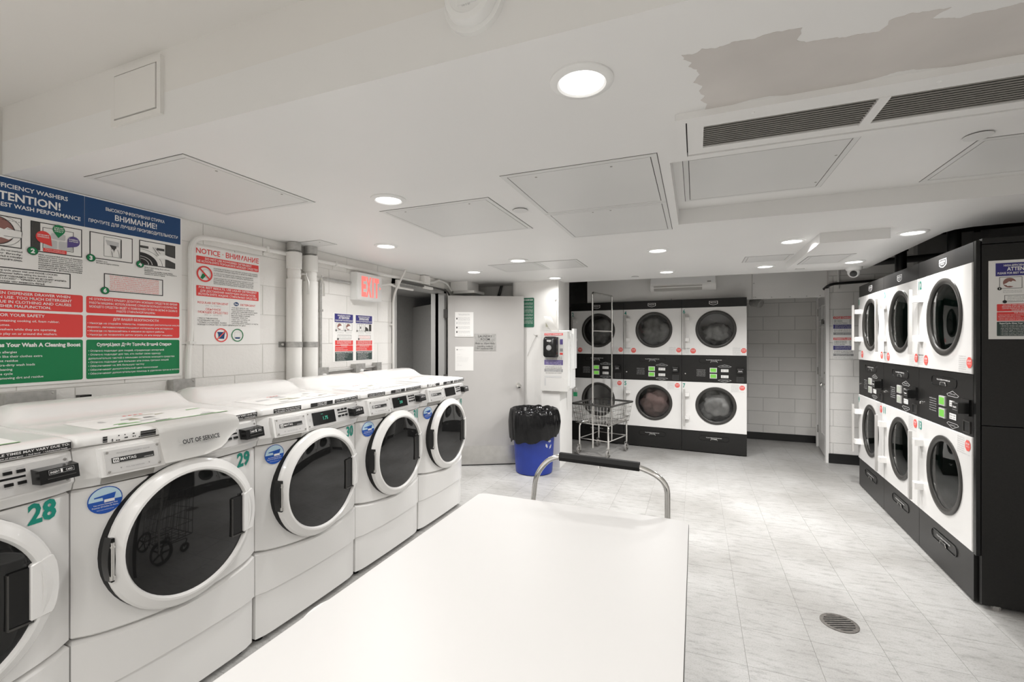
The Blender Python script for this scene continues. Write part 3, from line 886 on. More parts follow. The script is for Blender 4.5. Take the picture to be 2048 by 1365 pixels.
# note draped over washer 29
t = thing('paper_note', 'white OUT OF SERVICE sheet draped over the panel of washer 29', 'note', (-1.93, W0 + P / 2, 0), PI / 2)
sheet = [(.10, 1.1375), (.06, 1.1370), (.02, 1.1366), (-.012, 1.1352), (-.034, 1.131), (-.0435, 1.122), (-.0455, 1.108), (-.048, 1.085), (-.054, 1.06), (-.062, 1.035), (-.070, 1.012), (-.0755, .998)]
b = NB(); nu = 14; rows = []
for j, (y, z) in enumerate(sheet):
    row = []
    for i in range(nu + 1):
        q = i / nu
        u0 = -.118 + .012 * j / 11; u1 = .182 + .030 * min(1, j / 6) - .105 * max(0, (j - 7) / 4)
        u = u0 + (u1 - u0) * q
        wob = .0012 * math.sin(q * 9 + j * .5) * (j / 11) + .004 * (q ** 4) * max(0, j - 4) / 7
        zz = z + (.016 * max(0, q - .72) / .28 if j > 8 else 0)
        row.append(b.verts.new((u, y - .010 - .0015 * math.sin(PI * q) - wob, zz + .002)))
    rows.append(row)
for r0, r1 in zip(rows, rows[1:]):
    for i in range(nu): b.faces.new((r0[i], r0[i + 1], r1[i + 1], r1[i]))
bmesh.ops.solidify(b, geom=b.faces[:], thickness=.0006)
obj('sheet', b, 'paper_white', t, 60)
f = Flat(t, 0, surf=lambda u, v: -.0755 - (1.06 - v) * .31)
f.text('lettering', 'print_black', 'OUT OF SERVICE', .036, 1.057, .0165, fit=.148, bold=.022)
f.flush()

# ------------------------------------------------------------------ stacked dryers
def panel_hole(bm, x0, x1, z0, z1, cx, cz, R, y0, y1, n=48):
    ang = sorted(set([2 * PI * k / n for k in range(n)] + [math.atan2(z - cz, x - cx) % (2 * PI) for x in (x0, x1) for z in (z0, z1)]))
    def hit(a):
        c, s = math.cos(a), math.sin(a)
        tt = []
        if c > 1e-9: tt.append((x1 - cx) / c)
        if c < -1e-9: tt.append((x0 - cx) / c)
        if s > 1e-9: tt.append((z1 - cz) / s)
        if s < -1e-9: tt.append((z0 - cz) / s)
        k = min(tt)
        return cx + c * k, cz + s * k
    rings = []
    for (kind, y) in (('i', y1), ('i', y0), ('o', y0 + .004), ('o', y1)):
        ring = []
        for a in ang:
            if kind == 'i': x, z = cx + R * math.cos(a), cz + R * math.sin(a)
            else: x, z = hit(a)
            ring.append((x, y, z))
        rings.append(ring)
        if kind == 'i' and y == y0:
            inner = []
            for a in ang:
                x, z = hit(a)
                inner.append((cx + (x - cx) * .992, y0, cz + (z - cz) * .992))
            rings.append(inner)
    loft(bm, rings, cap=False)

STOP_LINES = ['ATTENTION TO ALL', 'Clothes must be washed and', 'spun before they are dried.', 'Do not dry items that have', 'been soaked or spotted with', 'oil, solvents or cleaning fluid.', 'Remove clothes right away.']
def make_dryer(loc, rz, W, nums, label, group, lit=True, glass='window_glass', green=True):
    t = thing('stacked_dryer', label, 'dryer', loc, rz, group)
    w = W / 2 - .002
    HT, D = 2.012, .66
    b = NB(); box(b, -w + .004, w - .004, .03, D, .02, HT - .004)
    for fc in [q for q in b.faces if abs(q.calc_center_median().y - .03) < 1e-4]: b.faces.remove(fc)
    obj('cabinet', b, 'appliance_black', t, None)
    for sx in (-w + .05, w - .05):
        b = NB(); lathe(b, [(.02, 0), (.02, .02), (.01, .022), (.01, .03)], (sx, .06, 0), n=10, cap0=True); obj('foot', b, 'rubber_grey', t)
    b = NB(); box(b, -w, w, .0, .06, 1.903, HT, bev=.006); hd = obj('header_panel', b, 'appliance_black', t)
    f = Flat(hd, -.0002)
    sh = lambda k, cz=1.955: [(-.052 * k, cz + .024 * k), (.052 * k, cz + .024 * k), (.052 * k, cz - .014 * k), (.030 * k, cz - .024 * k), (0, cz - .030 * k), (-.030 * k, cz - .024 * k), (-.052 * k, cz - .014 * k)]
    f.poly('badge', 'print_white', sh(1.0), 1); f.poly('badge_inner', 'print_black', sh(.87), 2)
    f.text('lettering', 'print_white', 'MAYTAG', 0, 1.955, .0115, fit=.070, bold=.015, layer=4)
    f.text('lettering', 'print_light_grey', 'COMMERCIAL', 0, 1.943, .006, fit=.055, bold=.01, layer=4)
    f.flush()
    wx = -W / 2 + .413
    for k, (z0, z1, wz, num) in enumerate(((1.274, 1.900, 1.612, nums[0]), (.283, .921, .622, nums[1]))):
        b = NB(); panel_hole(b, -w, w, z0, z1, wx, wz, .225, -.006, .030); dr = obj('door', b, 'appliance_white', t, 30)
        b = NB(); lathe(b, [(.243, -.005), (.243, -.013), (.238, -.016), (.215, -.014), (.206, -.008), (.203, .02)], (wx, 0, wz), 'y', 56); obj('window_ring', b, 'ring_grey', dr, 40)
        b = NB(); lathe(b, [(.207, -.004), (.15, -.009), (.08, -.012), (.01, -.013)], (wx, 0, wz), 'y', 48, False, True); obj('window_glass', b, glass, dr, 60)
        b = NB(); lathe(b, [(.205, .02), (.215, .05), (.29, .07), (.29, .40), (.25, .43), (.05, .435)], (wx, 0, wz), 'y', 32, False, True); obj('drum', b, 'tumble_drum' if glass == 'window_glass' else 'drum_green', dr, 50)
        hx = -W / 2 + .036
        zt, zb = (1.822, 1.368) if k == 0 else (.824, .342)
        b = NB(); box(b, hx - .012, hx + .012, -.070, -.052, zb, zt, bev=.004); h = obj('door_handle', b, 'handle_grey', dr)
        for zz in (zt - .07, zb + .11):
            b = NB(); box(b, hx - .010, hx + .062, -.054, -.004, zz - .022, zz + .022, bev=.003); obj('handle_mount', b, 'appliance_white', h)
        f = Flat(dr, -.0064)
        f.text('machine_number', 'print_teal', num, -W / 2 + (.045 if len(num) > 1 else .030), z1 - .078, .056, fit=.05 if len(num) > 1 else .03, bold=.02)
        if k == 0:
            u, v = -W / 2 + .610, z0 + .012
            f.poly('warning_octagon|left', 'print_orange_red', [(-W / 2 + .142 + .036 * math.cos(PI / 8 + PI / 4 * i), z0 + .056 + .036 * math.sin(PI / 8 + PI / 4 * i)) for i in range(8)], 2)
            f.text('lettering', 'print_white', 'STOP', -W / 2 + .142, z0 + .058, .013, fit=.046, layer=3, bold=.02)
            f.text('lettering', 'print_white', 'NO PETROLEUM', -W / 2 + .142, z0 + .046, .005, fit=.044, layer=3)
            f.text('lettering_dark', 'print_black', 'WARNING: FIRE RISK', -W / 2 + .055, z0 + .084, .008, fit=.09, layer=2, bold=.02)
            f.lines('lettering_dark', 'print_grey', STOP_LINES[1:6], -W / 2 + .013, z0 + .070, .0065, .012, align='l', fit=.076, layer=2)
        else:
            u, v = -W / 2 + .592, z1 - .106
        f.lines('lettering_dark', 'print_grey', STOP_LINES, u, v + .083, .0065, .0122, align='l', fit=.088, layer=2)
        f.text('lettering_dark', 'print_grey', 'Failure to follow may result in fire or injury.', u, v - .003, .006, align='l', fit=.15, layer=2)
        f.poly('warning_octagon', 'print_orange_red', [(u + .126 + .033 * math.cos(PI / 8 + PI / 4 * i), v + .052 + .033 * math.sin(PI / 8 + PI / 4 * i)) for i in range(8)], 2)
        f.text('lettering', 'print_white', 'STOP', u + .126, v + .056, .011, fit=.042, layer=3, bold=.02)
        f.text('lettering', 'print_white', 'ALTO', u + .126, v + .042, .009, fit=.036, layer=3)
        f.flush()
    # control panel
    b = NB(); box(b, -w, w, .0, .06, .925, 1.270, bev=.005); cp = obj('control_panel', b, 'appliance_black', t)
    X = lambda q: -W / 2 + q
    def lint(par, cz, part):
        b = NB(); pr = rrect(X(.215), cz - .032, X(.57), cz + .032, .03); pi = rrect(X(.219), cz - .028, X(.566), cz + .028, .026)
        loft(b, [[(p[0], .001, p[1]) for p in pr], [(p[0], -.003, p[1]) for p in pr], [(p[0], -.003, p[1]) for p in pi], [(p[0], .001, p[1]) for p in pi]], cap=False); ls = obj(part, b, 'black_plastic', par)
        b = NB(); tube(b, bend([(X(.352), -.004, cz - .026), (X(.358), -.006, cz - .006), (X(.428), -.006, cz - .006), (X(.434), -.004, cz - .026)], .01), .0028, 6); obj('drawer_pull', b, 'brushed_steel', ls)
        b = NB(); box(b, X(.358), X(.428), -.0045, .0, cz - .028, cz - .009); obj('pull_hole', b, 'print_black', ls, None)
        f = Flat(ls, -.001); f.text('lettering', 'print_white', 'PULL LINT SCREEN OUT AFTER EVERY LOAD', X(.392), cz + .004, .009, fit=.185, bold=.01); f.flush()
    lint(cp, 1.205, 'lint_drawer')
    for k, zc in enumerate((1.082, 1.005)):
        b = NB(); box(b, X(.343), X(.428), -.008, .002, zc - .030, zc + .030, bev=.003); fr = obj('display_frame', b, 'aluminium', cp)
        b = NB(); box(b, X(.352), X(.419), -.0095, -.006, zc - .022, zc + .022); obj('display', b, 'display_green' if green else 'display_pale', fr, None)
        f = Flat(cp, -.001)
        f.rect('button_label', 'paper_white', X(.475), zc - .021, X(.562), zc + .015, 1)
        f.text('lettering', 'print_black', 'HIGH', X(.497), zc - .001, .009, fit=.032, layer=2)
        f.text('lettering', 'print_black', 'START', X(.538), zc - .001, .009, fit=.036, layer=2)
        f.text('lettering', 'print_black', 'MED  LOW', X(.518), zc - .015, .008, fit=.07, layer=2)
        s = 1 if k == 0 else -1
        cz = zc + (.050 if k == 0 else -.052)
        for a, c in (((.44, 0), (.518, .024)), ((.518, .024), (.596, 0)), ((.44, 0), (.46, -.009)), ((.596, 0), (.576, -.009)), ((.46, -.009), (.576, -.009))):
            p, q = Vector((X(a[0]), cz + s * a[1])), Vector((X(c[0]), cz + s * c[1])); nrm = (q - p).orthogonal().normalized() * .0014
            f.poly('arrow_outline', 'print_light_grey', [tuple(p - nrm), tuple(q - nrm), tuple(q + nrm), tuple(p + nrm)], 1)
        f.text('arrow_lettering', 'print_light_grey', 'UPPER DRYER' if k == 0 else 'LOWER DRYER', X(.518), cz + (.001 if k == 0 else -.009), .008, fit=.075)
        f.flush()
    f = Flat(cp, -.0008)
    f.lines('instruction_lettering', 'print_light_grey', ['INSTRUCTIONS', '1. Load dryer and close door', '2. Select fabric setting', '3. Insert card for time', '4. Press start button', 'Remove clothes promptly'], X(.185), 1.078, .008, .0155, align='l', fit=.105)
    f.flush()
    b = NB(); box(b, X(.650), X(.742), -.012, .002, 1.036, 1.128, bev=.004); ch = obj('card_housing', b, 'black_plastic', cp)
    b = NB(); box(b, X(.660), X(.734), -.055, -.01, 1.048, 1.108, bev=.006); obj('card_reader', b, 'black_plastic', ch)
    f = Flat(ch, -.0556); f.text('lettering', 'print_white', 'insert', X(.697), 1.076, .013, fit=.044, bold=.02); f.rect('reader_line', 'print_light_grey', X(.668), 1.064, X(.726), 1.0655); f.rect('reader_line', 'print_light_grey', X(.664), 1.104, X(.73), 1.1055); f.flush()
    b = NB()
    for q in ((X(.655), X(.735), .936, .941), (X(.655), X(.735), .999, 1.004), (X(.655), X(.660), .941, .999), (X(.730), X(.735), .941, .999)): box(b, q[0], q[1], -.006, .002, q[2], q[3])
    sl = obj('coin_slot', b, 'dark_grey', cp, None)
    b = NB(); box(b, X(.660), X(.730), -.001, .001, .941, .999); obj('slot_opening', b, 'print_black', sl, None)
    b = NB(); lathe(b, [(.010, .0), (.010, -.008), (.006, -.011)], (X(.045), 0, 1.03), 'y', 12, False, True); obj('lock', b, 'chrome', cp)
    # base
    b = NB(); box(b, -w, w, .002, .06, .012, .279, bev=.005); bp = obj('base_panel', b, 'appliance_black', t)
    lint(bp, .195, 'lower_lint_drawer')
    return t

g_far = 'stacked dryers along the far wall'
rz = math.atan2(6.405 - 6.583, .604 + 1.705)
def far_pt(s): 
    k = s / math.hypot(.604 + 1.705, 6.405 - 6.583)
    return (-1.705 + k * (.604 + 1.705), 6.583 + k * (6.405 - 6.583), 0)
FW = .7725
make_dryer(far_pt(FW * .5), rz, FW, ('2', '3'), 'stacked dryer numbered 2 behind the wire laundry cart', g_far)
make_dryer(far_pt(FW * 1.5), rz, FW, ('4', '5'), 'stacked dryer numbered 4 and 5 in the middle of the far row', g_far)
make_dryer(far_pt(FW * 2.5), rz, FW, ('6', '7'), 'stacked dryer numbered 6 and 7 beside the alcove', g_far)
g_right = 'stacked dryers along the right side'
rzr = math.atan2(3.32 - 5.593, 1.438 - 1.543)
RL = math.hypot(3.32 - 5.593, 1.438 - 1.543) + .012
RW = RL / 3
def right_pt(s): return (1.543 + math.cos(rzr) * s, 5.593 + math.sin(rzr) * s, 0)
make_dryer(right_pt(RW * .5), rzr, RW, ('8', '9'), 'farthest stacked dryer of the right row beside the cycle charges sign', g_right, glass='window_glass_green', green=False)
make_dryer(right_pt(RW * 1.5), rzr, RW, ('10', '11'), 'middle stacked dryer of the right row numbered 10 and 11', g_right, glass='window_glass_green', green=False)
make_dryer(right_pt(RW * 2.5), rzr, RW, ('12', '13'), 'nearest stacked dryer of the right row numbered 12 and 13', g_right, glass='window_glass_green')
# dark end panel closing the near end of the right row
e0 = right_pt(RL + .012)
t = thing('end_panel', 'tall black end panel beside dryer 12 and 13 carrying the attention poster', 'panel', e0, rzr + PI / 2)
b = NB(); box(b, .018, 1.05, -.03, -.002, .02, .995, bev=.003); obj('lower_sheet', b, 'appliance_black', t)
b = NB(); box(b, .018, 1.05, -.03, -.002, 1.0, 1.985, bev=.003); obj('upper_sheet', b, 'appliance_black', t)
b = NB(); box(b, .018, 1.05, -.033, -.001, 1.99, 2.02, bev=.003); obj('top_rail', b, 'appliance_black', t)
b = NB(); box(b, -.004, .014, -.026, -.002, .28, 2.012, bev=.002); obj('corner_post', b, 'black_plastic', t)
b = NB(); lathe(b, [(.02, 0), (.02, .022)], (.08, -.016, 0), n=10, cap0=True, cap1=True); obj('foot', b, 'rubber_grey', t)
END = t

# tumbling laundry behind the far dryer windows
def laundry(s, z, m, label, seed, sx=.19, sz=.19):
    p = far_pt(s)
    b = NB(); bmesh.ops.create_icosphere(b, subdivisions=4, radius=1)
    for v in b.verts:
        n = noise.fractal(Vector(v.co) * 1.7 + Vector((seed, 0, 0)), 1, 2, 4)
        v.co *= 1 + .35 * n
        v.co = Vector((v.co.x * sx, v.co.y * .15, v.co.z * sz))
    o = obj('laundry_load', b, m, None, 180, (p[0] - math.sin(rz) * .22 + .027, p[1] + math.cos(rz) * .22, z), (0, 0, rz))
    tag(o, label, 'laundry', 'laundry inside the far dryers')
laundry(FW * 1.5, 1.60, 'laundry_grey', 'pale grey laundry tumbling behind the window of dryer 4', 1)
laundry(FW * 1.5, .60, 'laundry_pink', 'pinkish laundry tumbling behind the window of dryer 5', 5)
laundry(FW * 2.5, .60, 'laundry_white', 'whitish laundry tumbling behind the window of dryer 7', 9)
laundry(FW * .5, 1.60, 'laundry_grey', 'grey laundry behind the window of dryer 2', 13)
laundry(FW * 2.5, 1.56, 'laundry_grey', 'dim grey laundry behind the window of dryer 6', 17, .17, .14)

# ------------------------------------------------------------------ signs on the left wall
def wall_sign(name, label, cat, u0, u1, z0, z1, thick=.004, m='paper_white', part='board'):
    cu = (u0 + u1) / 2
    t = thing(name, label, cat, (XL + .0005, cu, z0), PI / 2)
    b = NB(); box(b, u0 - cu, u1 - cu, -thick, 0, 0, z1 - z0, bev=.0008, seg=1); obj(part, b, m, t, None)
    return t, Flat(t, -thick, ou=cu, ov=z0)

def hand_poly(c, s, sx=1):
    base = [(-.50, -.10), (-.28, .02), (-.12, .16), (.02, .12), (.12, .22), (.24, .18), (.40, .10), (.56, .12), (.56, -.14), (.34, -.16), (.16, -.30), (-.06, -.24), (-.22, -.26), (-.30, -.16)]
    return [(c[0] + sx * q[0] * s, c[1] + q[1] * s) for q in base]

t, f = wall_sign('instruction_poster', 'large two-column washer instruction poster with blue, red and green bands above washers', 'poster', .822, 1.718, 1.262, 2.166)
CA, CB = (.834, 1.262), (1.275, 1.704)
ca, cb = sum(CA) / 2, sum(CB) / 2
for (a, b_), nm in ((CA, 'left'), (CB, 'right')):
    f.rect('blue_header|' + nm, 'print_blue', a - .006, 2.012, b_ + .006, 2.160)
    f.rect('red_panel|a' + nm, 'print_red', a, 1.597, b_, 1.679, r=.008)
    f.rect('red_panel|b' + nm, 'print_red', a, 1.477, b_, 1.586, r=.008)
    f.rect('green_panel|' + nm, 'print_green', a, 1.275, b_, 1.467, r=.008)
T = 'lettering'
f.text(T, 'print_white', 'HIGH-EFFICIENCY WASHERS', ca, 2.117, .0185, fit=.315, bold=.02)
f.text(T, 'print_white', 'ATTENTION!', ca, 2.066, .034, fit=.262, bold=.025)
f.text(T, 'print_white', 'PLEASE FOR BEST WASH PERFORMANCE', ca, 2.036, .0175, fit=.41, bold=.02)
f.text(T, 'print_white', 'ВЫСОКОЭФФЕКТИВНАЯ СТИРКА', cb, 2.1135, .0155, fit=.272, bold=.015)
f.text(T, 'print_white', 'ВНИМАНИЕ!', cb, 2.073, .026, fit=.194, bold=.02)
f.text(T, 'print_white', 'ПРОЧТИТЕ ДЛЯ ЛУЧШЕЙ ПРОИЗВОДИТЕЛЬНОСТИ', cb, 2.041, .0155, fit=.411, bold=.015)
def pic(nm, u0, u1, v0, v1, num, cu):
    f.rect('picture_frame|' + nm, 'print_black', u0, v0, u1, v1, 1)
    f.rect('picture_ground|' + nm, 'paper_white', u0 + .004, v0 + .004, u1 - .004, v1 - .004, 2)
    f.disc('number_disc|' + nm, 'print_black', cu, v0, .0185, 6); f.disc('number_disc_green|' + nm, 'print_green', cu, v0, .0165, 7)
    f.text('number_lettering|' + nm, 'print_white', num, cu, v0 - .0095, .019, layer=8, bold=.05)
pic('1', .866, 1.048, 1.863, 1.996, '1', .870)
f.disc('picture_drum', 'print_brown', .965, 1.930, .058, 3); f.ring('picture_lines', 'print_black', .965, 1.930, .061, .003, 4); f.ring('picture_lines', 'print_black', .985, 1.93, .064, .0012, 4)
f.poly('picture_hand', 'paper_white', hand_poly((.99, 1.925), .10), 5)
f.rect('picture_lines', 'print_black', 1.0, 1.940, 1.044, 1.9415, 6); f.rect('picture_lines', 'print_black', .99, 1.908, 1.044, 1.9095, 6)
for k in range(6): f.rect('picture_lines', 'print_black', .985 + k * .010, 1.9765, .991 + k * .010, 1.978, 5)
pic('2', 1.076, 1.259, 1.861, 1.996, '2', 1.082)
f.rect('picture_shade', 'dark_grey', 1.080, 1.867, 1.108, 1.992, 3)
f.outline('picture_lines', 'print_black', 1.116, 1.880, 1.226, 1.975, .002, 3)
for q in ((1.120, 1.885, 1.166, 1.922), (1.172, 1.885, 1.222, 1.922), (1.146, 1.928, 1.196, 1.955)): f.rect('dispenser_tray|%f' % q[0], 'print_light_grey', *q, 4, r=.005)
def drop(nm, m, c, r, tip, txt):
    dx, dy = tip[0] - c[0], tip[1] - c[1]; a0 = math.atan2(dy, dx)
    f.poly('callout_drop|' + nm, m, [tip] + [(c[0] + r * math.cos(a0 + .9 + (2 * PI - 1.8) * i / 18), c[1] + r * 1.05 * math.sin(a0 + .9 + (2 * PI - 1.8) * i / 18)) for i in range(19)], 5)
    for i, s in enumerate(txt): f.text('callout_lettering', 'print_white', s, c[0], c[1] + .006 - i * .0085, .0055, fit=min(1.55 * r, .008 * len(s)), layer=6, bold=.02)
drop('r', 'print_red', (1.118, 1.930), .026, (1.148, 1.893), ['DETERGENT', 'POWDER/LIQUID'])
drop('g', 'print_green', (1.172, 1.974), .022, (1.170, 1.936), ['LIQUID', 'BLEACH', 'ONLY'])
drop('p', 'print_purple', (1.226, 1.930), .023, (1.202, 1.898), ['FABRIC', 'SOFTENER'])
f.rect('callout_bar', 'print_red', 1.117, 1.865, 1.200, 1.882, 5, r=.003)
f.text('callout_lettering', 'print_white', 'Measure detergent use', 1.158, 1.875, .0045, fit=.068, layer=6); f.text('callout_lettering', 'print_white', '1/4 recommended amount', 1.158, 1.868, .0045, fit=.072, layer=6)
pic('3', 1.288, 1.471, 1.866, 1.996, '3', 1.292)
f.outline('picture_lines', 'print_black', 1.345, 1.884, 1.420, 1.982, .0015, 3); f.rect('picture_lines', 'print_black', 1.4165, 1.884, 1.421, 1.978, 4)
f.poly('card_slot_drawing', 'print_light_grey', [(1.352, 1.966), (1.408, 1.962), (1.408, 1.938), (1.361, 1.942)], 4)
f.poly('picture_card', 'dark_grey', [(1.368, 1.944), (1.398, 1.942), (1.396, 1.926), (1.388, 1.920), (1.382, 1.912), (1.378, 1.926)], 5)
f.poly('picture_hand|3', 'paper_white', [(1.380, 1.888), (1.376, 1.912), (1.382, 1.926), (1.386, 1.910), (1.392, 1.930), (1.402, 1.924), (1.408, 1.906), (1.410, 1.886)], 6)
for q in ([(1.380, 1.886), (1.3765, 1.912), (1.378, 1.912), (1.3815, 1.886)], [(1.386, 1.910), (1.392, 1.931), (1.3932, 1.930), (1.3872, 1.909)], [(1.402, 1.925), (1.4085, 1.906), (1.411, 1.886), (1.4095, 1.886), (1.407, 1.906), (1.401, 1.924)]): f.poly('picture_lines', 'print_black', q, 7)
pic('4', 1.501, 1.682, 1.868, 1.998, '4', 1.504)
f.rect('picture_shade|b', 'dark_grey', 1.628, 1.872, 1.678, 1.994, 3)
f.rect('picture_shade|c', 'dark_grey', 1.505, 1.957, 1.545, 1.970, 3); f.rect('picture_shade|d', 'dark_grey', 1.585, 1.957, 1.624, 1.970, 3)
for R, m, k in ((.110, 'print_black', 3), (.1075, 'paper_white', 4), (.085, 'print_black', 5), (.058, 'paper_white', 6), (.055, 'print_black', 7), (.040, 'paper_white', 8), (.037, 'print_black', 9)):
    f.poly('picture_drum|%d' % k, m, [(1.505, 1.872)] + [(1.505 + R * math.cos(a), 1.872 + R * .72 * math.sin(a)) for a in [PI / 2 * i / 14 for i in range(15)]], k)
f.poly('picture_hand|4', 'paper_white', [(1.562, 1.968), (1.572, 1.966), (1.600, 1.938), (1.612, 1.942), (1.640, 1.932), (1.679, 1.926), (1.679, 1.898), (1.640, 1.912), (1.615, 1.914), (1.596, 1.910), (1.578, 1.918), (1.590, 1.928)], 10)
for q in ([(1.562, 1.968), (1.590, 1.928), (1.592, 1.929), (1.564, 1.969)], [(1.572, 1.967), (1.600, 1.9385), (1.601, 1.940), (1.573, 1.969)]): f.poly('picture_lines', 'print_black', q, 11)
cap = dict(align='l', bold=.01)
f.lines('caption', 'print_black', ['LOAD clothes loosely. Do not overload!', 'Close door firmly.', 'ЗАГРУЖАЙТЕ бельё в машину', 'свободно. Плотно закройте дверь.'], .895, 1.845, .0075, .0125, fit=.155, **cap)
f.lines('caption', 'print_black', ['ADD recommended amounts of detergent,', 'bleach and fabric softener. Do not open', 'dispenser drawer when machine is in use.', 'ДОБАВЬТЕ рекомендуемое количество', 'моющего средства, отбеливатель и', 'кондиционер для белья. Не открывать', 'дозатор моющих средств, когда машина', 'находится в использовании.'], 1.102, 1.846, .0062, .0089, fit=.158, **cap)
f.lines('caption', 'print_black', ['INSERT card.', 'Вставьте карту оплаты'], 1.315, 1.853, .006, .0095, **cap)
f.lines('caption', 'print_black', ['SELECT fabric setting. Door will lock.', 'Do not open.', 'ВЫБЕРИТЕ настройку ткани. Дверь', 'автоматически закроется. Не открывать', 'крышку во время стирки.'], 1.526, 1.853, .0058, .009, **cap)
def outlined(nm, u0, v0, u1, v1, num):
    f.outline('text_frame|' + nm, 'print_black', u0, v0, u1, v1, .0042, 1)
    f.disc('number_disc|t' + nm, 'print_black', u0 + .003, v0 + .003, .0185, 6); f.disc('number_disc_green|t' + nm, 'print_green', u0 + .003, v0 + .003, .0165, 7)
    f.text('number_lettering|t' + nm, 'print_white', num, u0 + .003, v0 - .006, .019, layer=8, bold=.05)
outlined('5', .880, 1.706, 1.216, 1.777, '5'); outlined('6', 1.346, 1.709, 1.618, 1.799, '6')
f.lines('caption', 'print_black', ['After washing cycle, please wait until DOOR LOCKED', 'light to disappear before taking the laundry out.', 'После цикла стирки подождите пока не исчезнет надпись', '"DOOR LOCKED" - "КРЫШКА ЗАПЕРТА"', 'прежде чем вынимать бельё.'], 1.048, 1.7605, .0075, .0118, bold=.01)
f.lines('red_caption', 'print_orange_red', ['DO NOT OVERLOAD WASHING MACHINE', 'WE ARE NOT RESPONSIBLE FOR CLOTHES DAMAGE DUE', 'TO MISUSE OR OVERLOADING. REFER TO GARMENT TAGS', 'FOR SPECIAL WASHING INSTRUCTIONS', 'ЗАПРЕЩАЕТСЯ ПЕРЕГРУЖАТЬ СТИРАЛЬНЫЕ МАШИНЫ', 'МЫ НЕ НЕСЁМ ОТВЕТСТВЕННОСТИ ЗА ПОВРЕЖДЕНИЕ БЕЛЬЯ', 'ИЗ-ЗА НЕПРАВИЛЬНОГО ПОЛЬЗОВАНИЯ МАШИНОЙ ИЛИ', 'ПРИ ПЕРЕГРУЗКЕ. СМ. ИНСТРУКЦИИ НА ЯРЛЫКЕ ОДЕЖДЫ'], 1.484, 1.785, .0058, .0098, fit=.225)
f.lines(T, 'print_white', ['DO NOT OPEN DISPENSER DRAWER WHEN', 'MACHINE IS IN USE. TOO MUCH DETERGENT', 'LEAVES RESIDUE IN CLOTHING AND CAUSES', 'WASHER MALFUNCTION.'], ca, 1.661, .0118, .0187, bold=.015)
f.lines(T, 'print_white', ['НЕ ОТКРЫВАЙТЕ КРЫШКУ ДОЗАТОРА МОЮЩИХ СРЕДСТВ ВО ВРЕМЯ', 'РАБОТЫ МАШИНЫ. ИСПОЛЬЗОВАНИЕ СЛИШКОМ БОЛЬШОГО КОЛИЧЕСТВА', 'МОЮЩЕГО СРЕДСТВА ВЕДЁТ К ПОЯВЛЕНИЮ ПЯТЕН НА БЕЛЬЕ И СБОЯМ В', 'РАБОТЕ СТИРАЛЬНОЙ МАШИНЫ.'][:3], cb, 1.661, .0105, .0185, fit=.405, bold=.01)
f.text(T, 'print_white', 'РАБОТЕ СТИРАЛЬНОЙ МАШИНЫ.', cb, 1.606, .0105, fit=.18, bold=.01)
f.text(T, 'print_white', 'FOR YOUR SAFETY', ca, 1.566, .0125, bold=.015)
f.lines(T, 'print_white', ['• Never launder items containing cooking oil, foam rubber,', '  flammable materials or fumes.', '• Never reach into the washers while they are operating.', '• Never allow children to play on or around the washers.'], .842, 1.5435, .0098, .0188, align='l', bold=.01)
f.text(T, 'print_white', 'ДЛЯ ВАШЕЙ БЕЗОПАСНОСТИ', cb, 1.565, .0115, fit=.21, bold=.012)
f.lines(T, 'print_white', ['• Никогда не стирайте элементы, содержащие растительное масло,', '  поролон, легковоспламеняющиеся материалы или испарения.', '• Никогда не прикасайтесь к машине во время работы.', '• Никогда не позволяйте детям играть на или вокруг машины.'], 1.280, 1.5435, .009, .0188, align='l', bold=.01)
f.text(T, 'print_white', 'SuperCycle Gives Your Wash A Cleaning Boost', ca, 1.435, .0165, fit=.41, bold=.045)
f.text(T, 'print_white', 'СуперЦикл Даёт Толчёк Вашей Стирке', cb, 1.435, .0150, fit=.345, bold=.04)
f.lines(T, 'print_white', ['• Great for people with allergies', '• Great for people who like their clothes extra', '  clean with less detergent residue', '• Great for large or extra-dirty wash loads', '• Provides 30% more cleaning', '• Provides another rinse cycle', '• Provides extra help removing dirt and residue'], .850, 1.4075, .0098, .0186, align='l', bold=.01)
f.lines(T, 'print_white', ['• Отлично подходит для людей, страдающих аллергией', '• Отлично подходит для тех, кто любит свою одежду', '  дополнительно чистой с меньшим остатком моющего средства', '• Отлично подходит для больших или очень грязных вещей', '• Обеспечивает на 30% большую чистку', '• Обеспечивает дополнительный цикл полоскания', '• Обеспечивает дополнительную помощь в удалении грязи и остатков'], 1.283, 1.4075, .0088, .0186, align='l', bold=.008)
f.flush()

t, f = wall_sign('notice_sign', 'white bilingual NOTICE sign with red bands and prohibition circles', 'sign', 1.786, 2.225, 1.438, 2.028)
f.text('title_lettering', 'print_red', 'NOTICE · ВНИМАНИЕ', 2.006, 1.983, .031, fit=.416, bold=.012)
f.rect('red_band|a', 'print_red', 1.799, 1.924, 2.213, 1.968, r=.004); f.rect('red_band|b', 'print_red', 1.799, 1.729, 2.213, 1.792, r=.004)
f.text('lettering|a', 'print_white', 'DO NOT USE POWDERED DETERGENT', 2.006, 1.9495, .0125, fit=.31, bold=.012)
f.text('lettering|a', 'print_white', 'НЕ ИСПОЛЬЗУЙТЕ ПОРОШКОВОЕ МОЮЩЕЕ СРЕДСТВО', 2.006, 1.931, .0125, fit=.40, bold=.01)
f.text('lettering|b', 'print_white', 'FOR BEST RESULTS, USE LIQUID DETERGENT', 2.006, 1.7755, .0125, fit=.385, bold=.012)
f.text('lettering|b', 'print_white', 'ДЛЯ ДОСТИЖЕНИЯ НАИЛУЧШИХ РЕЗУЛЬТАТОВ,', 2.006, 1.755, .0125, fit=.37, bold=.01)
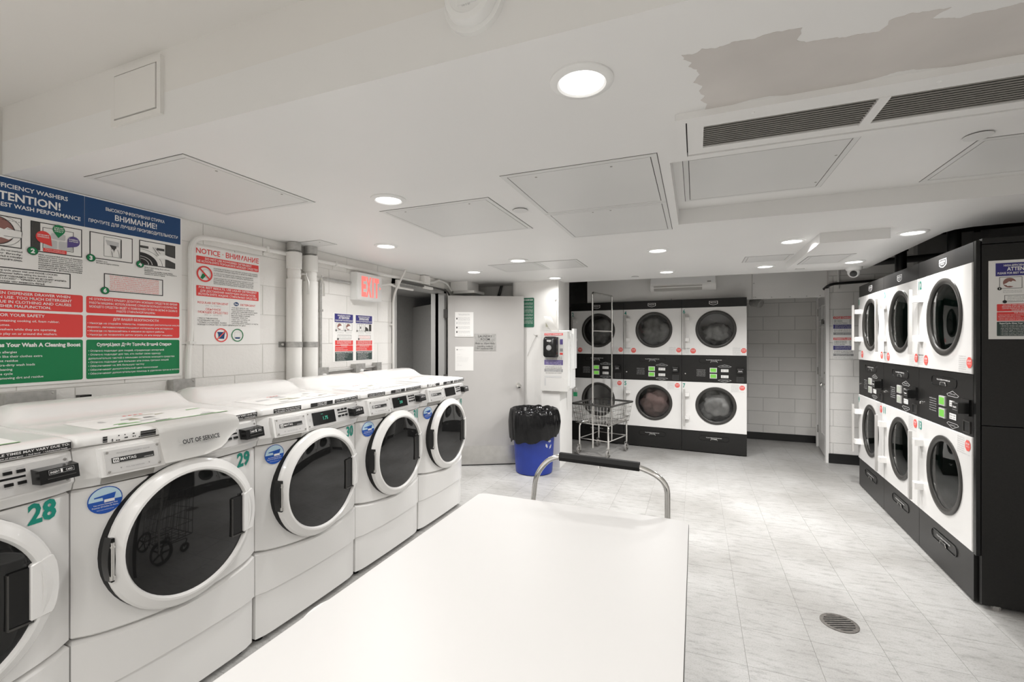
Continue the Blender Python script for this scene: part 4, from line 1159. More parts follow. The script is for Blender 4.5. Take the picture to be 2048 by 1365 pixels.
f.text('lettering|b', 'print_white', 'ИСПОЛЬЗУЙТЕ ЖИДКИЕ СТИРАЛЬНЫЕ СРЕДСТВА', 2.006, 1.7355, .0125, fit=.39, bold=.01)
def slash(u, v, r, w, layer, m, flip=1):
    c = math.sqrt(.5)
    f.poly('prohibition_bar|%.3f' % u, m, [(u - flip * r * c - w, v + r * c - w), (u - flip * r * c + w, v + r * c + w), (u + flip * r * c + w, v - r * c + w), (u + flip * r * c - w, v - r * c - w)] if flip > 0 else [(u - r * c - w, v - r * c + w), (u - r * c + w, v - r * c - w), (u + r * c + w, v + r * c - w), (u + r * c - w, v + r * c + w)], layer)
f.disc('detergent_drawing', 'print_light_grey', 1.857, 1.866, .026, 1); f.disc('detergent_drawing_light', 'paper_white', 1.857, 1.866, .023, 2)
f.poly('scoop_drawing', 'print_green', [(1.822, 1.838), (1.836, 1.830), (1.860, 1.858), (1.848, 1.866), (1.836, 1.864)], 3)
f.ring('prohibition_ring|a', 'print_red', 1.848, 1.863, .048, .009, 4); slash(1.848, 1.863, .042, .003, 5, 'print_red')
f.lines('caption', 'print_black', ['POWDERED DETERGENT IS NOT EFFICIENT IN FRONT LOAD WASHERS.', 'ПОРОШКОВОЕ МОЮЩЕЕ СРЕДСТВО НЕ ЯВЛЯЕТСЯ ЭФФЕКТИВНЫМ.'], 1.904, 1.901, .0075, .012, align='l', fit=.302)
f.lines('caption', 'print_black', ['IT CAN CLOG DRAINS AND DAMAGE THE EQUIPMENT.', 'ОНО МОЖЕТ ЗАСОРИТЬ СЛИВ И ПОВРЕДИТЬ ОБОРУДОВАНИЕ.'], 1.904, 1.871, .0075, .012, align='l', fit=.27)
f.lines('caption', 'print_black', ['YOUR CLOTHES WILL NOT BE THOROUGHLY CLEANED IF YOU USE', 'POWDERED DETERGENT IN THESE WASHERS.', 'ВАША ОДЕЖДА НЕ БУДЕТ ХОРОШО ПОЧИЩЕНА, ЕСЛИ ВЫ', 'ИСПОЛЬЗУЕТЕ ПОРОШКОВОЕ МОЮЩЕЕ СРЕДСТВО.'], 1.904, 1.841, .0072, .011, align='l', fit=.27)
f.rect('rule', 'print_light_grey', 1.904, 1.882, 2.208, 1.8828); f.rect('rule', 'print_light_grey', 1.904, 1.8515, 2.208, 1.8523); f.rect('rule', 'print_light_grey', 2.006, 1.550, 2.007, 1.712)
f.text('red_caption', 'print_red', 'REGULAR DETERGENT', 1.902, 1.685, .0125, fit=.19); f.text('grey_caption', 'print_light_grey', '(NO   he   SYMBOL)', 1.902, 1.670, .0085, fit=.095)
f.text('red_caption', 'print_red', 'ОБЫЧНОЕ', 1.902, 1.646, .0125, fit=.095); f.text('red_caption', 'print_red', 'МОЮЩЕЕ СРЕДСТВО', 1.902, 1.628, .0125, fit=.185); f.text('grey_caption', 'print_light_grey', '(БЕЗ   he   СИМВОЛА)', 1.902, 1.614, .0085, fit=.11)
f.lines('caption', 'print_black', ['• ONLY 2 TABLESPOONS', '  OF DETERGENT PER LOAD', '• ТОЛЬКО 2 СТОЛОВЫЕ ЛОЖКИ', '  МОЮЩЕГО СРЕДСТВА НА ОДИН ЦИКЛ'], 1.805, 1.593, .008, .0125, align='l')
f.disc('efficiency_mark', 'print_blue', 2.052, 1.697, .017, 1, ry=.013); f.text('efficiency_lettering', 'print_white', 'he', 2.052, 1.691, .013, layer=2, fit=.022, bold=.02)
f.text('red_caption', 'print_red', 'DETERGENT', 2.134, 1.688, .0125, fit=.108)
f.lines('caption', 'print_black', ['• FOR BEST RESULTS, USE', '  HIGH-EFFICIENCY he DETERGENT', '• ДЛЯ ДОСТИЖЕНИЯ НАИЛУЧШИХ', '  РЕЗУЛЬТАТОВ, ИСПОЛЬЗУЙТЕ', '  ВЫСОКОЭФФЕКТИВНЫЕ', '  МОЮЩИЕ СРЕДСТВА', '• ONLY USE 1/4 CAPFUL OF', '  DETERGENT PER LOAD', '• ИСПОЛЬЗУЙТЕ ТОЛЬКО 1/4 ЧАСТЬ', '  КРЫШКИ НА ЦИКЛ'], 2.018, 1.668, .0075, .0125, align='l')
f.poly('powder_box_drawing', 'print_blue', [(1.925, 1.516), (1.978, 1.516), (1.974, 1.503), (1.970, 1.474), (1.936, 1.474), (1.932, 1.503)], 2)
f.ring('prohibition_ring|b', 'print_red', 1.951, 1.496, .043, .0065, 4); slash(1.951, 1.496, .038, .0022, 5, 'print_orange_red', -1)
f.ring('approval_ring', 'print_green', 2.059, 1.497, .041, .0055, 4); f.outline('cup_drawing', 'print_light_grey', 2.040, 1.474, 2.080, 1.518, .0012, 2); f.poly('cup_fill', 'print_blue', [(2.041, 1.484), (2.079, 1.484), (2.074, 1.475), (2.046, 1.475)], 3)
f.flush()

def small_poster(t, f, u0, v0, s, flipx=1, second=True):
    """the smaller attention poster; u0, v0 its lower left corner, s its scale"""
    for c, (o, en) in enumerate(((.02, True), (.27, False))):
        if c and not second: break
        n = str(c)
        U = lambda q: u0 + (o + q) * s
        V = lambda q: v0 + q * s
        f.rect('navy_header|' + n, 'print_navy', U(0), V(.328), U(.215), V(.398))
        f.text(T, 'print_white', 'HIGH-EFFICIENCY WASHERS' if en else 'ВЫСОКОЭФФЕКТИВНАЯ СТИРКА', U(.1075), V(.379), .0105 * s, fit=.15 * s, bold=.02)
        f.text(T, 'print_white', 'ATTENTION!' if en else 'ВНИМАНИЕ!', U(.1075), V(.356), .019 * s, fit=.125 * s, bold=.03)
        f.text(T, 'print_white', 'PLEASE FOR BEST WASH PERFORMANCE' if en else 'ПРОЧТИТЕ ДЛЯ ЛУЧШЕЙ ПРОИЗВОДИТЕЛЬНОСТИ', U(.1075), V(.338), .0105 * s, fit=.20 * s, bold=.02)
        for k, (a, b_) in enumerate(((.015, .105), (.120, .205))):
            f.outline('picture_frame|%s%d' % (n, k), 'print_black', U(a), V(.260), U(b_), V(.322), .002 * s, 1)
            if en: f.disc('picture_drum|%s%d' % (n, k), 'print_brown', U((a + b_) / 2 - .005), V(.291), .026 * s, 2); f.poly('picture_hand|%s%d' % (n, k), 'paper_white', [(U((a + b_) / 2) + q[0] * s, V(.288) + q[1] * s) for q in hand_poly((0, 0), .06)], 3)
            elif k: f.rect('picture_shade|' + n, 'dark_grey', U(.172), V(.262), U(.203), V(.32), 2); f.poly('picture_drum|%s%d' % (n, k), 'dark_grey', [(U(.122), V(.262))] + [(U(.122) + .045 * s * math.cos(a2), V(.262) + .035 * s * math.sin(a2)) for a2 in [PI / 2 * i / 8 for i in range(9)]], 2)
            else: f.rect('picture_card|' + n, 'dark_grey', U(.055), V(.280), U(.066), V(.298), 2); f.rect('picture_lines|' + n, 'print_black', U(.045), V(.262), U(.047), V(.32), 2); f.rect('picture_lines|' + n, 'print_black', U(.076), V(.262), U(.078), V(.32), 2)
            f.disc('number_disc|%s%d' % (n, k), 'print_black', U(a), V(.260), .0085 * s, 4, n=16); f.text('number_lettering', 'print_white', str(k + 1 + 2 * c), U(a), V(.256), .009 * s, layer=5, bold=.04)
        f.lines('caption', 'print_grey', ['LOAD clothes loosely. Close door firmly.', 'Do not overload the machine.'], U(.03), V(.247), .005 * s, .009 * s, align='l', fit=.075 * s)
        f.lines('caption', 'print_grey', ['ADD recommended amounts', 'of detergent and bleach.'], U(.125), V(.247), .005 * s, .009 * s, align='l', fit=.075 * s)
        f.outline('text_frame|' + n, 'print_black', U(.035), V(.188), U(.195), V(.224), .0018 * s, 1); f.disc('number_disc|x' + n, 'print_black', U(.036), V(.189), .0085 * s, 4, n=16)
        f.lines('caption', 'print_grey' if en else 'print_orange_red', ['After washing cycle, please wait until', 'DOOR LOCKED light to disappear', 'before taking the laundry out.'], U(.117), V(.213), .005 * s, .0095 * s, fit=.14 * s)
        f.rect('red_panel|a' + n, 'print_red', U(.005), V(.138), U(.215), V(.177), r=.003 * s); f.rect('red_panel|b' + n, 'print_red', U(.005), V(.086), U(.215), V(.134), r=.003 * s)
        f.rect('dark_panel|' + n, 'print_dark_green', U(.005), V(.005), U(.215), V(.082), r=.003 * s)
        f.lines(T, 'print_white', ['DO NOT OPEN DISPENSER DRAWER WHEN', 'MACHINE IS IN USE. TOO MUCH DETERGENT', 'LEAVES RESIDUE IN CLOTHING AND CAUSES', 'WASHER MALFUNCTION.'] if en else ['НЕ ОТКРЫВАЙТЕ КРЫШКУ ДОЗАТОРА ВО ВРЕМЯ', 'РАБОТЫ МАШИНЫ. ИСПОЛЬЗОВАНИЕ БОЛЬШОГО', 'КОЛИЧЕСТВА ВЕДЁТ К ПЯТНАМ И СБОЯМ', 'В РАБОТЕ МАШИНЫ.'], U(.11), V(.168), .0058 * s, .009 * s, bold=.01, **({} if en else {'fit': .18 * s}))
        f.lines(T, 'print_white', ['FOR YOUR SAFETY'] if en else ['ДЛЯ ВАШЕЙ БЕЗОПАСНОСТИ'], U(.11), V(.125), .006 * s, .009 * s, bold=.01)
        f.lines(T, 'print_white', ['• Never launder items containing cooking oil,', '  flammable materials or fumes.', '• Never reach into the washers while operating.', '• Never allow children to play on the washers.'] if en else ['• Никогда не стирайте элементы с маслом,', '  поролон, материалы или испарения.', '• Никогда не прикасайтесь к машине.', '• Никогда не позволяйте детям играть.'], U(.010), V(.1155), .0052 * s, .0085 * s, align='l')
        f.text(T, 'print_white', 'SuperCycle Gives Your Wash A Cleaning Boost' if en else 'СуперЦикл Даёт Толчёк Вашей Стирке', U(.11), V(.070), .0075 * s, fit=.19 * s, bold=.03)
        f.lines(T, 'print_white', ['• Great for people with allergies', '• Great for people who like their clothes extra', '  clean with less detergent residue', '• Great for large or extra-dirty wash loads', '• Provides 30% more cleaning', '• Provides another rinse cycle', '• Provides extra help removing dirt'] if en else ['• Отлично подходит для людей с аллергией', '• Отлично подходит для тех, кто любит', '  дополнительно чистую одежду', '• Отлично подходит для больших вещей', '• Обеспечивает на 30% большую чистку', '• Обеспечивает цикл полоскания', '• Обеспечивает помощь в удалении грязи'], U(.020), V(.0605), .0052 * s, .0085 * s, align='l')
t, f = wall_sign('attention_poster', 'small two-column attention poster with navy headers below the exit sign', 'poster', 2.893, 3.403, 1.286, 1.692, .0015)
small_poster(t, f, 2.895, 1.288, 1.0)
f.flush()

# ------------------------------------------------------------------ pipes, conduits and boxes on the left wall
def pipe_riser(y, label):
    x = XL + .062
    t = thing('pipe_riser', label, 'pipe', (x, y, 0), 0, 'white insulated pipe risers on the left wall')
    b = NB(); lathe(b, [(.052, .02), (.052, 1.905)], n=24, cap0=True, cap1=True); obj('lower_insulation', b, 'conduit_white', t)
    b = NB(); lathe(b, [(.040, 1.90), (.043, 1.915), (.046, 1.93), (.046, 1.965), (.042, 1.975), (.048, 1.985)], n=20); v = obj('valve_body', b, 'wall_paint', t)
    b = NB(); lathe(b, [(.052, 1.98), (.052, 2.095)], n=24, cap0=True, cap1=True); obj('upper_insulation', b, 'conduit_white', t)
    b = NB(); lathe(b, [(.034, 2.09), (.034, 2.105), (.047, 2.11), (.049, 2.165), (.044, 2.1695)], n=16, cap1=True); obj('union_nut', b, 'galvanised', t)
    b = NB(); tube(b, [(.030, .02, 1.945), (.055, .055, 1.945)], .008, 8)
    box(b, .046, .062, .050, .056, 1.925, 1.955)
    loft(b, [[(.050, .050, 1.93), (.066, .050, 1.93), (.066, .055, 1.93), (.050, .055, 1.93)], [(.062, .056, 1.89), (.080, .056, 1.89), (.080, .061, 1.89), (.062, .061, 1.89)], [(.062, .056, 1.80), (.080, .056, 1.80), (.080, .061, 1.80), (.062, .061, 1.80)]])
    obj('valve_lever', b, 'brushed_steel', t)
    b = NB(); lathe(b, [(.053, 1.415), (.056, 1.417), (.056, 1.453), (.053, 1.455)], n=24); obj('clamp_band', b, 'galvanised', t)
    return t
pipe_riser(2.455, 'white insulated water riser with a valve lever, nearer the notice sign')
pipe_riser(2.605, 'white insulated water riser with a valve lever, nearer the exit sign')
t = thing('strut_channel', 'steel strut channel clamping the two white risers to the wall', 'bracket', (XL, 2.53, 1.435))
b = NB(); box(b, .0, .0052, -.155, .165, -.020, .020, bev=.002); obj('channel', b, 'galvanised', t)
for y in (-.142, 0, .148):
    b = NB(); lathe(b, [(.008, .02), (.008, .034), (.004, .038)], (0, y, 0), 'x', 8, False, True); obj('clamp_bolt', b, 'brushed_steel', t)

def conduit(name, pts, r, m, label, straps=()):
    t = thing(name, label, 'conduit', (XL, pts[0][1], 0))
    o0 = Vector((XL, pts[0][1], 0))
    b = NB(); tube(b, [Vector(p) - o0 for p in bend(pts, .10, 7)], r, 10); obj('conduit_run', b, m, t)
    for sx, sy, sz, ax in straps:
        b = NB()
        if ax == 'z': box(b, -.0, .012 + 2 * r, sy - o0.y - r - .003, sy - o0.y + r + .003, sz - .008, sz + .008, bev=.003); box(b, 0, .004, sy - o0.y - r - .025, sy - o0.y, sz - .008, sz + .008)
        else: box(b, -.0, .012 + 2 * r, sy - o0.y - .008, sy - o0.y + .008, sz - r - .003, sz + r + .003, bev=.003); box(b, 0, .004, sy - o0.y - .008, sy - o0.y + .008, sz - r - .025, sz)
        obj('strap', b, m, t)
    return t
xc = XL + .022
conduit('wall_conduit', [(xc, 1.742, 1.20), (xc, 1.742, 1.36), (xc, 1.757, 1.50), (xc, 1.757, 2.075), (xc, 2.0, 2.085), (xc, 4.19, 2.085)], .015, 'conduit_white', 'white conduit rising beside the big poster and running under the ceiling', [(0, 2.26, 2.085, 'y'), (0, 1.757, 1.45, 'z'), (0, 2.9, 2.085, 'y')])
conduit('wall_conduit', [(xc, 2.742, 1.23), (xc, 2.742, 1.955), (xc, 2.86, 1.955), (xc, 3.075, 1.955)], .0125, 'galvanised', 'bare steel conduit curving over to the side of the exit sign', [(0, 2.742, 1.70, 'z')])
conduit('wall_conduit', [(xc, 3.47, 1.98), (xc, 3.62, 2.01), (xc, 3.70, 1.99), (xc, 4.0, 1.99)], .011, 'conduit_white', 'short white conduit between exit sign and entry door frame')
conduit('wall_conduit', [(xc + .01, 3.655, 1.13), (xc + .01, 3.655, 1.86), (xc + .01, 3.69, 1.95), (xc + .03, 3.74, 2.05), (xc + .05, 3.80, 2.169)], .011, 'conduit_white', 'white conduit down the left side of the entry door frame', [(0, 3.655, 1.62, 'z')])
conduit('wall_conduit', [(xc + .02, 3.76, 2.045), (xc + .02, 4.06, 2.045), (xc + .02, 4.45, 2.055), (xc + .02, 4.68, 2.045), (xc + .02, 4.74, 1.98)], .010, 'dark_grey', 'dark cable run along the head of the entry door')
conduit('wall_conduit', [(xc, 4.30, 2.10), (xc, 4.42, 2.12), (xc, 4.50, 2.155), (xc, 4.70, 2.14), (xc, 4.80, 2.06)], .013, 'conduit_white', 'white conduit curling from the junction box over the entry door')
t = thing('junction_box', 'chipped white junction box under the ceiling above the entry door', 'junction box', (XL + .001, 4.22, 2.07))
b = NB(); box(b, 0, .055, -.055, .055, 0, .095, bev=.003); obj('box_body', b, 'wall_paint', t)
b = NB(); box(b, .055, .059, -.052, .052, .003, .092, bev=.002); obj('cover', b, 'wall_paint', t)
for y, z in ((-.04, .012), (.04, .083)):
    b = NB(); lathe(b, [(.004, .058), (.003, .062)], (0, y, z), 'x', 8, False, True); obj('screw', b, 'galvanised', t)
t = thing('conduit_fitting', 'white painted elbow fitting hanging at the corner of the entry door', 'conduit fitting', (XL + .012, 3.72, 1.975))
b = NB(); box(b, 0, .035, -.016, .016, 0, .085, bev=.008); obj('fitting_body', b, 'wall_paint', t)
b = NB(); box(b, .035, .039, -.014, .014, .006, .079, bev=.003); obj('fitting_cover', b, 'conduit_white', t)
t = thing('conduit_fitting', 'white painted straight fitting above the middle of the entry door', 'conduit fitting', (XL + .020, 4.22, 2.026))
b = NB(); box(b, 0, .03, -.06, .13, 0, .030, bev=.008); obj('fitting_body', b, 'wall_paint', t)
b = NB(); box(b, .03, .033, -.05, .12, .005, .025, bev=.002); obj('fitting_cover', b, 'conduit_white', t)
t = thing('closer_bracket', 'grey steel arm bracket on the head of the entry door frame', 'bracket', (XL + .019, 4.06, 2.022))
b = NB(); box(b, 0, .02, -.30, .10, 0, .014, bev=.002); obj('arm', b, 'galvanised', t)

def outlet(y, z, label, w=.115, h=.115, plug=True):
    t = thing('outlet_box', label, 'outlet box', (XL + .001, y, z - h / 2), 0, 'steel outlet boxes behind the washers')
    b = NB(); box(b, 0, .05, -w / 2, w / 2, 0, h, bev=.003); obj('box_body', b, 'galvanised', t)
    b = NB(); box(b, .05, .056, -w / 2 - .002, w / 2 + .002, -.002, h + .002, bev=.004); cv = obj('cover', b, 'galvanised', t)
    for sy, sz in ((-1, .01), (1, h - .01)):
        b = NB(); lathe(b, [(.005, .056), (.003, .060)], (0, sy * (w / 2 - .01), sz), 'x', 8, False, True); obj('cover_screw', b, 'brushed_steel', cv)
    if plug:
        b = NB(); lathe(b, [(.017, .056), (.017, .07), (.011, .082)], (0, .01, h * .45), 'x', 12, False, True); obj('plug', b, 'camera_white', t)
        b = NB(); tube(b, bend([(.08, .01, h * .45), (.105, .02, h * .45), (.112, .07, h * .40), (.10, .12, h * .1), (.05, .15, -.10)], .05), .008, 8); obj('power_cord', b, 'rubber_black', t)
outlet(1.06, 1.180, 'steel outlet box on the wall behind washer 28', w=.16, plug=False)
outlet(1.70, 1.185, 'steel outlet box under the white conduit beside the big poster', plug=False)
outlet(2.735, 1.195, 'steel outlet box with a plugged black cord under the bare conduit')
outlet(3.165, 1.205, 'steel outlet box with a plugged black cord below the small attention poster')
outlet(3.415, 1.205, 'narrow steel outlet box right of the small attention poster', w=.06, plug=False)
t = thing('plug_connector', 'small black plug sticking up behind the ridge of washer 29', 'plug', (XL + .05, 1.245, 1.13))
b = NB(); box(b, -.018, .018, -.022, .022, .02, .075, bev=.004); obj('plug_body', b, 'black_plastic', t)
b = NB(); box(b, -.026, .026, -.045, .045, 0, .02, bev=.006); obj('plug_base', b, 'black_plastic', t)
conduit('wall_conduit', [(xc, 2.78, 1.215), (xc, 3.40, 1.225)], .011, 'galvanised', 'steel conduit running level between the outlet boxes above the washers')

# exit sign
t = thing('exit_sign', 'white box exit sign with lit red letters on the left wall', 'exit sign', (XL + .001, 3.262, 1.815), PI / 2)
b = NB(); box(b, -.165, .165, -.070, 0, 0, .235, bev=.006); obj('housing', b, 'exit_face', t)
b = NB(); box(b, -.160, .160, -.076, -.068, .005, .230, bev=.004); fc = obj('face_plate', b, 'exit_face', t)
f = Flat(t, -.0765)
for ch, u in (('E', -.082), ('X', -.018), ('I', .038), ('T', .088)):
    f.text('exit_letter|' + ch, 'exit_lit', ch, u, .040, .160, fit={'E': .058, 'X': .070, 'I': .016, 'T': .062}[ch], bold=.045, layer=1)
f.poly('exit_arrow', 'exit_lit', [(.128, .105), (.128, .135), (.146, .12)], 1)
f.flush()

# ------------------------------------------------------------------ entry door leaf
dx, dy = .507, .273
rzd = math.atan2(dy, dx)
hp = (-2.670, 4.638)
t = thing('door_1', None, None, (hp[0], hp[1], 0), rzd); t['kind'] = 'structure'
DW = .893
b = NB(); box(b, 0, DW, 0, .044, .012, 1.99, bev=.003); leaf = obj('door_leaf', b, 'door_grey', t)
b = NB(); box(b, .02, DW - .02, -.0018, .001, .022, .228); obj('kick_plate', b, 'brushed_steel', t, None)
b = NB(); box(b, .0, DW, .004, .04, .0, .012); obj('door_sweep', b, 'rubber_black', t, None)
b = NB(); lathe(b, [(.031, 0), (.031, -.006), (.014, -.010), (.012, -.03), (.026, -.04), (.030, -.052), (.026, -.064), (.010, -.069)], (.827, 0, .935), 'y', 24, False, True); obj('knob', b, 'chrome', t, 50)
for z in (.25, 1.02, 1.78):
    b = NB(); tube(b, [(-.006, .0, z - .05), (-.006, .0, z + .05)], .007, 8); box(b, -.05, .0, .0, .004, z - .05, z + .05); obj('hinge', b, 'dark_grey', t)
def door_point(u, z): return (hp[0] + math.cos(rzd) * u + math.sin(rzd) * .0012, hp[1] + math.sin(rzd) * u - math.cos(rzd) * .0012, z)
t = thing('paper_notice', 'printed white notice taped high on the grey entry door', 'notice', door_point(.188, 1.510), rzd)
b = NB(); box(b, -.108, .108, -.006, 0, 0, .288); obj('sheets', b, 'paper_white', t, None)
f = Flat(t, -.006)
f.lines('lettering', 'print_grey', ['Please be considerate of others', 'while using the laundry room'], 0, .262, .007, .011, fit=.13)
for k, n in enumerate((4, 3, 3, 3)):
    v = .222 - k * .052
    f.rect('icon|%d' % k, 'print_black' if k != 1 else 'print_light_grey', -.090, v - .022, -.078, v, 1)
    f.lines('lettering', 'print_grey', ['Remove your clothes promptly', 'from the washers and dryers so', 'that other residents can use', 'the machines without waiting'][:n], -.068, v - .002, .006, .0105, align='l', fit=.135)
f.text('lettering', 'print_grey', 'Thank you for your cooperation', 0, .014, .006, fit=.16)
f.flush()
t = thing('paper_notice', 'white letter sheet taped lower on the grey entry door', 'notice', door_point(.190, 1.114), rzd)
b = NB(); box(b, -.106, .106, -.001, 0, 0, .280); obj('sheet', b, 'paper_white', t, None)
f = Flat(t, -.001)
f.disc('letterhead_mark', 'print_grey', -.083, .245, .008, 1, n=12); f.text('lettering', 'print_light_grey', 'Management', -.068, .242, .007, align='l')
f.lines('lettering', 'print_light_grey', ['Dear Resident,', '', 'Laundry room notice', 'Please note that the laundry room will be open', 'every day. All machines accept laundry cards', 'which may be purchased at the value center.', 'For service please call the number posted.', '', 'Sincerely,', 'Building management'], -.085, .190, .005, .0145, align='l')
f.flush()
t = thing('door_plaque', 'grey LAUNDRY ROOM hours plaque on the entry door', 'sign', door_point(.434, 1.345), rzd)
b = NB(); box(b, -.127, .127, -.003, 0, 0, .200, bev=.001, seg=1); obj('plaque', b, 'galvanised', t)
f = Flat(t, -.003)
f.text('lettering', 'print_black', 'LAUNDRY', 0, .158, .024, fit=.165, bold=.004); f.text('lettering', 'print_black', 'ROOM', 0, .124, .024, fit=.105, bold=.004)
f.rect('rule', 'print_black', -.07, .112, .095, .114)
f.text('lettering', 'print_black', '8am to 10pm daily', .0, .078, .021, fit=.225); f.text('lettering', 'print_black', 'Laundry room is', 0, .046, .017, fit=.175); f.text('lettering', 'print_black', 'for residents only.', 0, .019, .017, fit=.19)
f.flush()

# green rules sign on the wall column
t = thing('rules_sign', 'dark green room rules sign with white text behind the entry door edge', 'sign', (-1.875, 5.1195, 1.625), 0)
b = NB(); prism(b, rrect(-.10, 0, .10, .35, .012), -.004, 0, 'xz'); obj('sign_plate', b, 'sign_green', t)
f = Flat(t, -.004)
f.text('lettering', 'print_white', 'LAUNDRY ROOM RULES', .0, .318, .014, fit=.17, bold=.03)
for k, (n, v) in enumerate(((2, .285), (2, .245), (3, .205), (2, .150), (2, .110), (3, .072))):
    f.lines('lettering', 'print_white', ['Please clean machines after use', 'and remove all lint from filters', 'thank you for your help'][:n], 0, v, .009, .0145, fit=.17)
f.flush()
t = thing('wall_hook', 'small metal wall hook with a wire beside the green rules sign', 'hook', (-1.742, 5.119, 1.52), 0)
b = NB(); lathe(b, [(.012, 0), (.012, -.004)], axis='y', n=10, cap1=True); obj('hook_plate', b, 'galvanised', t)
b = NB(); tube(b, bend([(0, -.003, 0), (0, -.03, 0), (0.02, -.035, .01)], .01), .003, 6); tube(b, bend([(0, -.003, 0), (-.02, -.03, .012), (-.03, -.02, .02)], .01), .003, 6); obj('hook_arms', b, 'brushed_steel', t)
b = NB(); tube(b, [(0, -.02, 0), (-.05, -.016, -.09), (-.115, -.012, -.24)], .0018, 5); obj('wire', b, 'galvanised', t)
conduit2 = thing('wall_cable', 'thin white cable running down the corner above the payment box', 'cable', (-1.50, 5.115, 1.66))
b = NB(); tube(b, [(0, 0, .505), (.004, -.004, .2), (0, -.004, 0)], .006, 6); box(b, -.012, .012, -.014, .004, .28, .32); obj('cable_run', b, 'conduit_white', conduit2)

# ------------------------------------------------------------------ payment box with soap dispenser, papers and lock
t = thing('payment_box', 'white wall-hung card payment box with price list on its front', 'payment kiosk', (-1.50, 5.02, .885), 0)
b = NB(); box(b, -.158, .158, 0, .098, 0, .685, bev=.004); obj('front_cover', b, 'ac_white', t)
b = NB(); box(b, .029, .158, .10, .32, .012, .70, bev=.004); obj('case', b, 'camera_white', t)
b = NB(); box(b, .158, .164, .02, .085, .06, .60, bev=.002); obj('hinge_strip', b, 'camera_white', t)
b = NB(); box(b, .158, .175, .10, .30, .03, .66, bev=.003); sp = obj('side_door', b, 'camera_white', t)
b = NB(); box(b, .158, .185, .20, .325, .25, .72, bev=.006); obj('side_cover', b, 'camera_white', t)
for z in (.12, .30, .48):
    b = NB(); lathe(b, [(.005, .175), (.003, .179)], (0, .27, z), 'x', 8, False, True); obj('screw', b, 'slot_grey', sp)
f = Flat(t, -.0005)
f.rect('red_heading', 'print_red', -.115, .640, .105, .664); f.text('lettering', 'print_white', 'CYCLE CHARGES', -.005, .645, .014, fit=.20, bold=.02)
f.rect('purple_band|a', 'print_purple', .070, .535, .105, .595); f.rect('grey_band|a', 'print_grey', .070, .455, .105, .490); f.rect('red_heading|b', 'print_red', .070, .418, .105, .440)
f.lines('lettering_dark', 'print_black', ['Normal Wash/Lavado  $1.75', 'Super Cycle/Secado   $1.50'], -.005, .385, .011, .019, fit=.20, bold=.01)
f.rect('purple_band|b', 'print_purple', -.115, .300, .105, .358)
f.lines('lettering', 'print_white', ['Normal washers are for normal', 'loads, super cycle gives an', 'extra rinse and wash'], -.005, .340, .009, .017, fit=.19)
f.lines('lettering_dark', 'print_black', ['Ciclo de Lavado 1 to all days', 'el super cycle gives a boost'], -.005, .276, .009, .016, fit=.20, bold=.01)
f.rect('grey_band|b', 'print_grey', -.115, .222, .105, .254); f.lines('lettering', 'print_white', ['Cards are available at the', 'value center only'], -.005, .241, .008, .013, fit=.18)
f.text('lettering_dark', 'print_black', 'NO REFUNDS ON CARDS', -.005, .203, .008, fit=.19)
f.rect('faded_label', 'print_light_grey', -.115, .155, .09, .172); f.rect('faded_label|b', 'print_light_grey', -.115, .06, -.098, .145)
f.flush()
t = thing('soap_dispenser', 'black soap dispenser mounted on the payment box', 'soap dispenser', (-1.536, 5.0185, 1.272), 0)
b = NB(); box(b, -.074, .088, -.02, 0, .010, .232, bev=.006); obj('back_plate', b, 'black_plastic', t)
b = NB(); loft(b, [[(p[0], -.018, p[1]) for p in rrect(-.074, .0, .088, .238, .03)], [(p[0], -.055, p[1]) for p in rrect(-.072, .0, .086, .240, .03)], [(p[0], -.085, p[1]) for p in rrect(-.066, .006, .080, .232, .03)], [(p[0], -.097, p[1]) for p in rrect(-.052, .02, .066, .215, .03)]]); obj('cover', b, 'black_plastic', t, 40)
f = Flat(t, -.0975)
f.text('lettering', 'print_white', 'GOJO', .006, .182, .018, fit=.052, bold=.05)
f.disc('window', 'print_grey', .004, .112, .031, 1); f.lines('lettering', 'print_white', ['FOAM', 'SOAP'], .004, .115, .010, .015, fit=.035)
f.flush()
t = thing('paper_bundle', 'curled white papers hanging over the top of the payment box', 'papers', (-1.50, 5.05, 1.585), 0)
for k, (u, w, m) in enumerate(((-.045, .085, 'paper_white'), (-.02, .07, 'paper_white'))):
    b = NB(); pr = [(.0, .0, .0), (-.028, -.006, .035), (-.060, -.004, .085), (-.080, .004, .135), (-.10, .03, .165)]
    rows = [[b.verts.new((u + w * q + p[0], p[1] + .012 * k, p[2] * (1 - .1 * k) + .004 * math.sin(6 * q))) for q in (0, .33, .66, 1)] for p in pr]
    for r0, r1 in zip(rows, rows[1:]):
        for i in range(3): b.faces.new((r0[i], r0[i + 1], r1[i + 1], r1[i]))
    bmesh.ops.solidify(b, geom=b.faces[:], thickness=.0015); obj('curled_sheet', b, m, t, 60)
b = NB(); box(b, -.115, -.06, .02, .05, .04, .14, bev=.01); obj('roll', b, 'label_olive', t)
t = thing('padlock', 'green padlock hanging under the corner of the payment box', 'padlock', (-1.328, 5.33, .80), 0)
b = NB(); box(b, -.022, .022, -.012, .012, 0, .048, bev=.006); obj('lock_body', b, 'lock_green', t)
b = NB(); tube(b, bend([(-.013, 0, .045), (-.013, 0, .09), (.013, 0, .09), (.013, 0, .045)], .012), .003, 6); obj('shackle', b, 'brushed_steel', t)

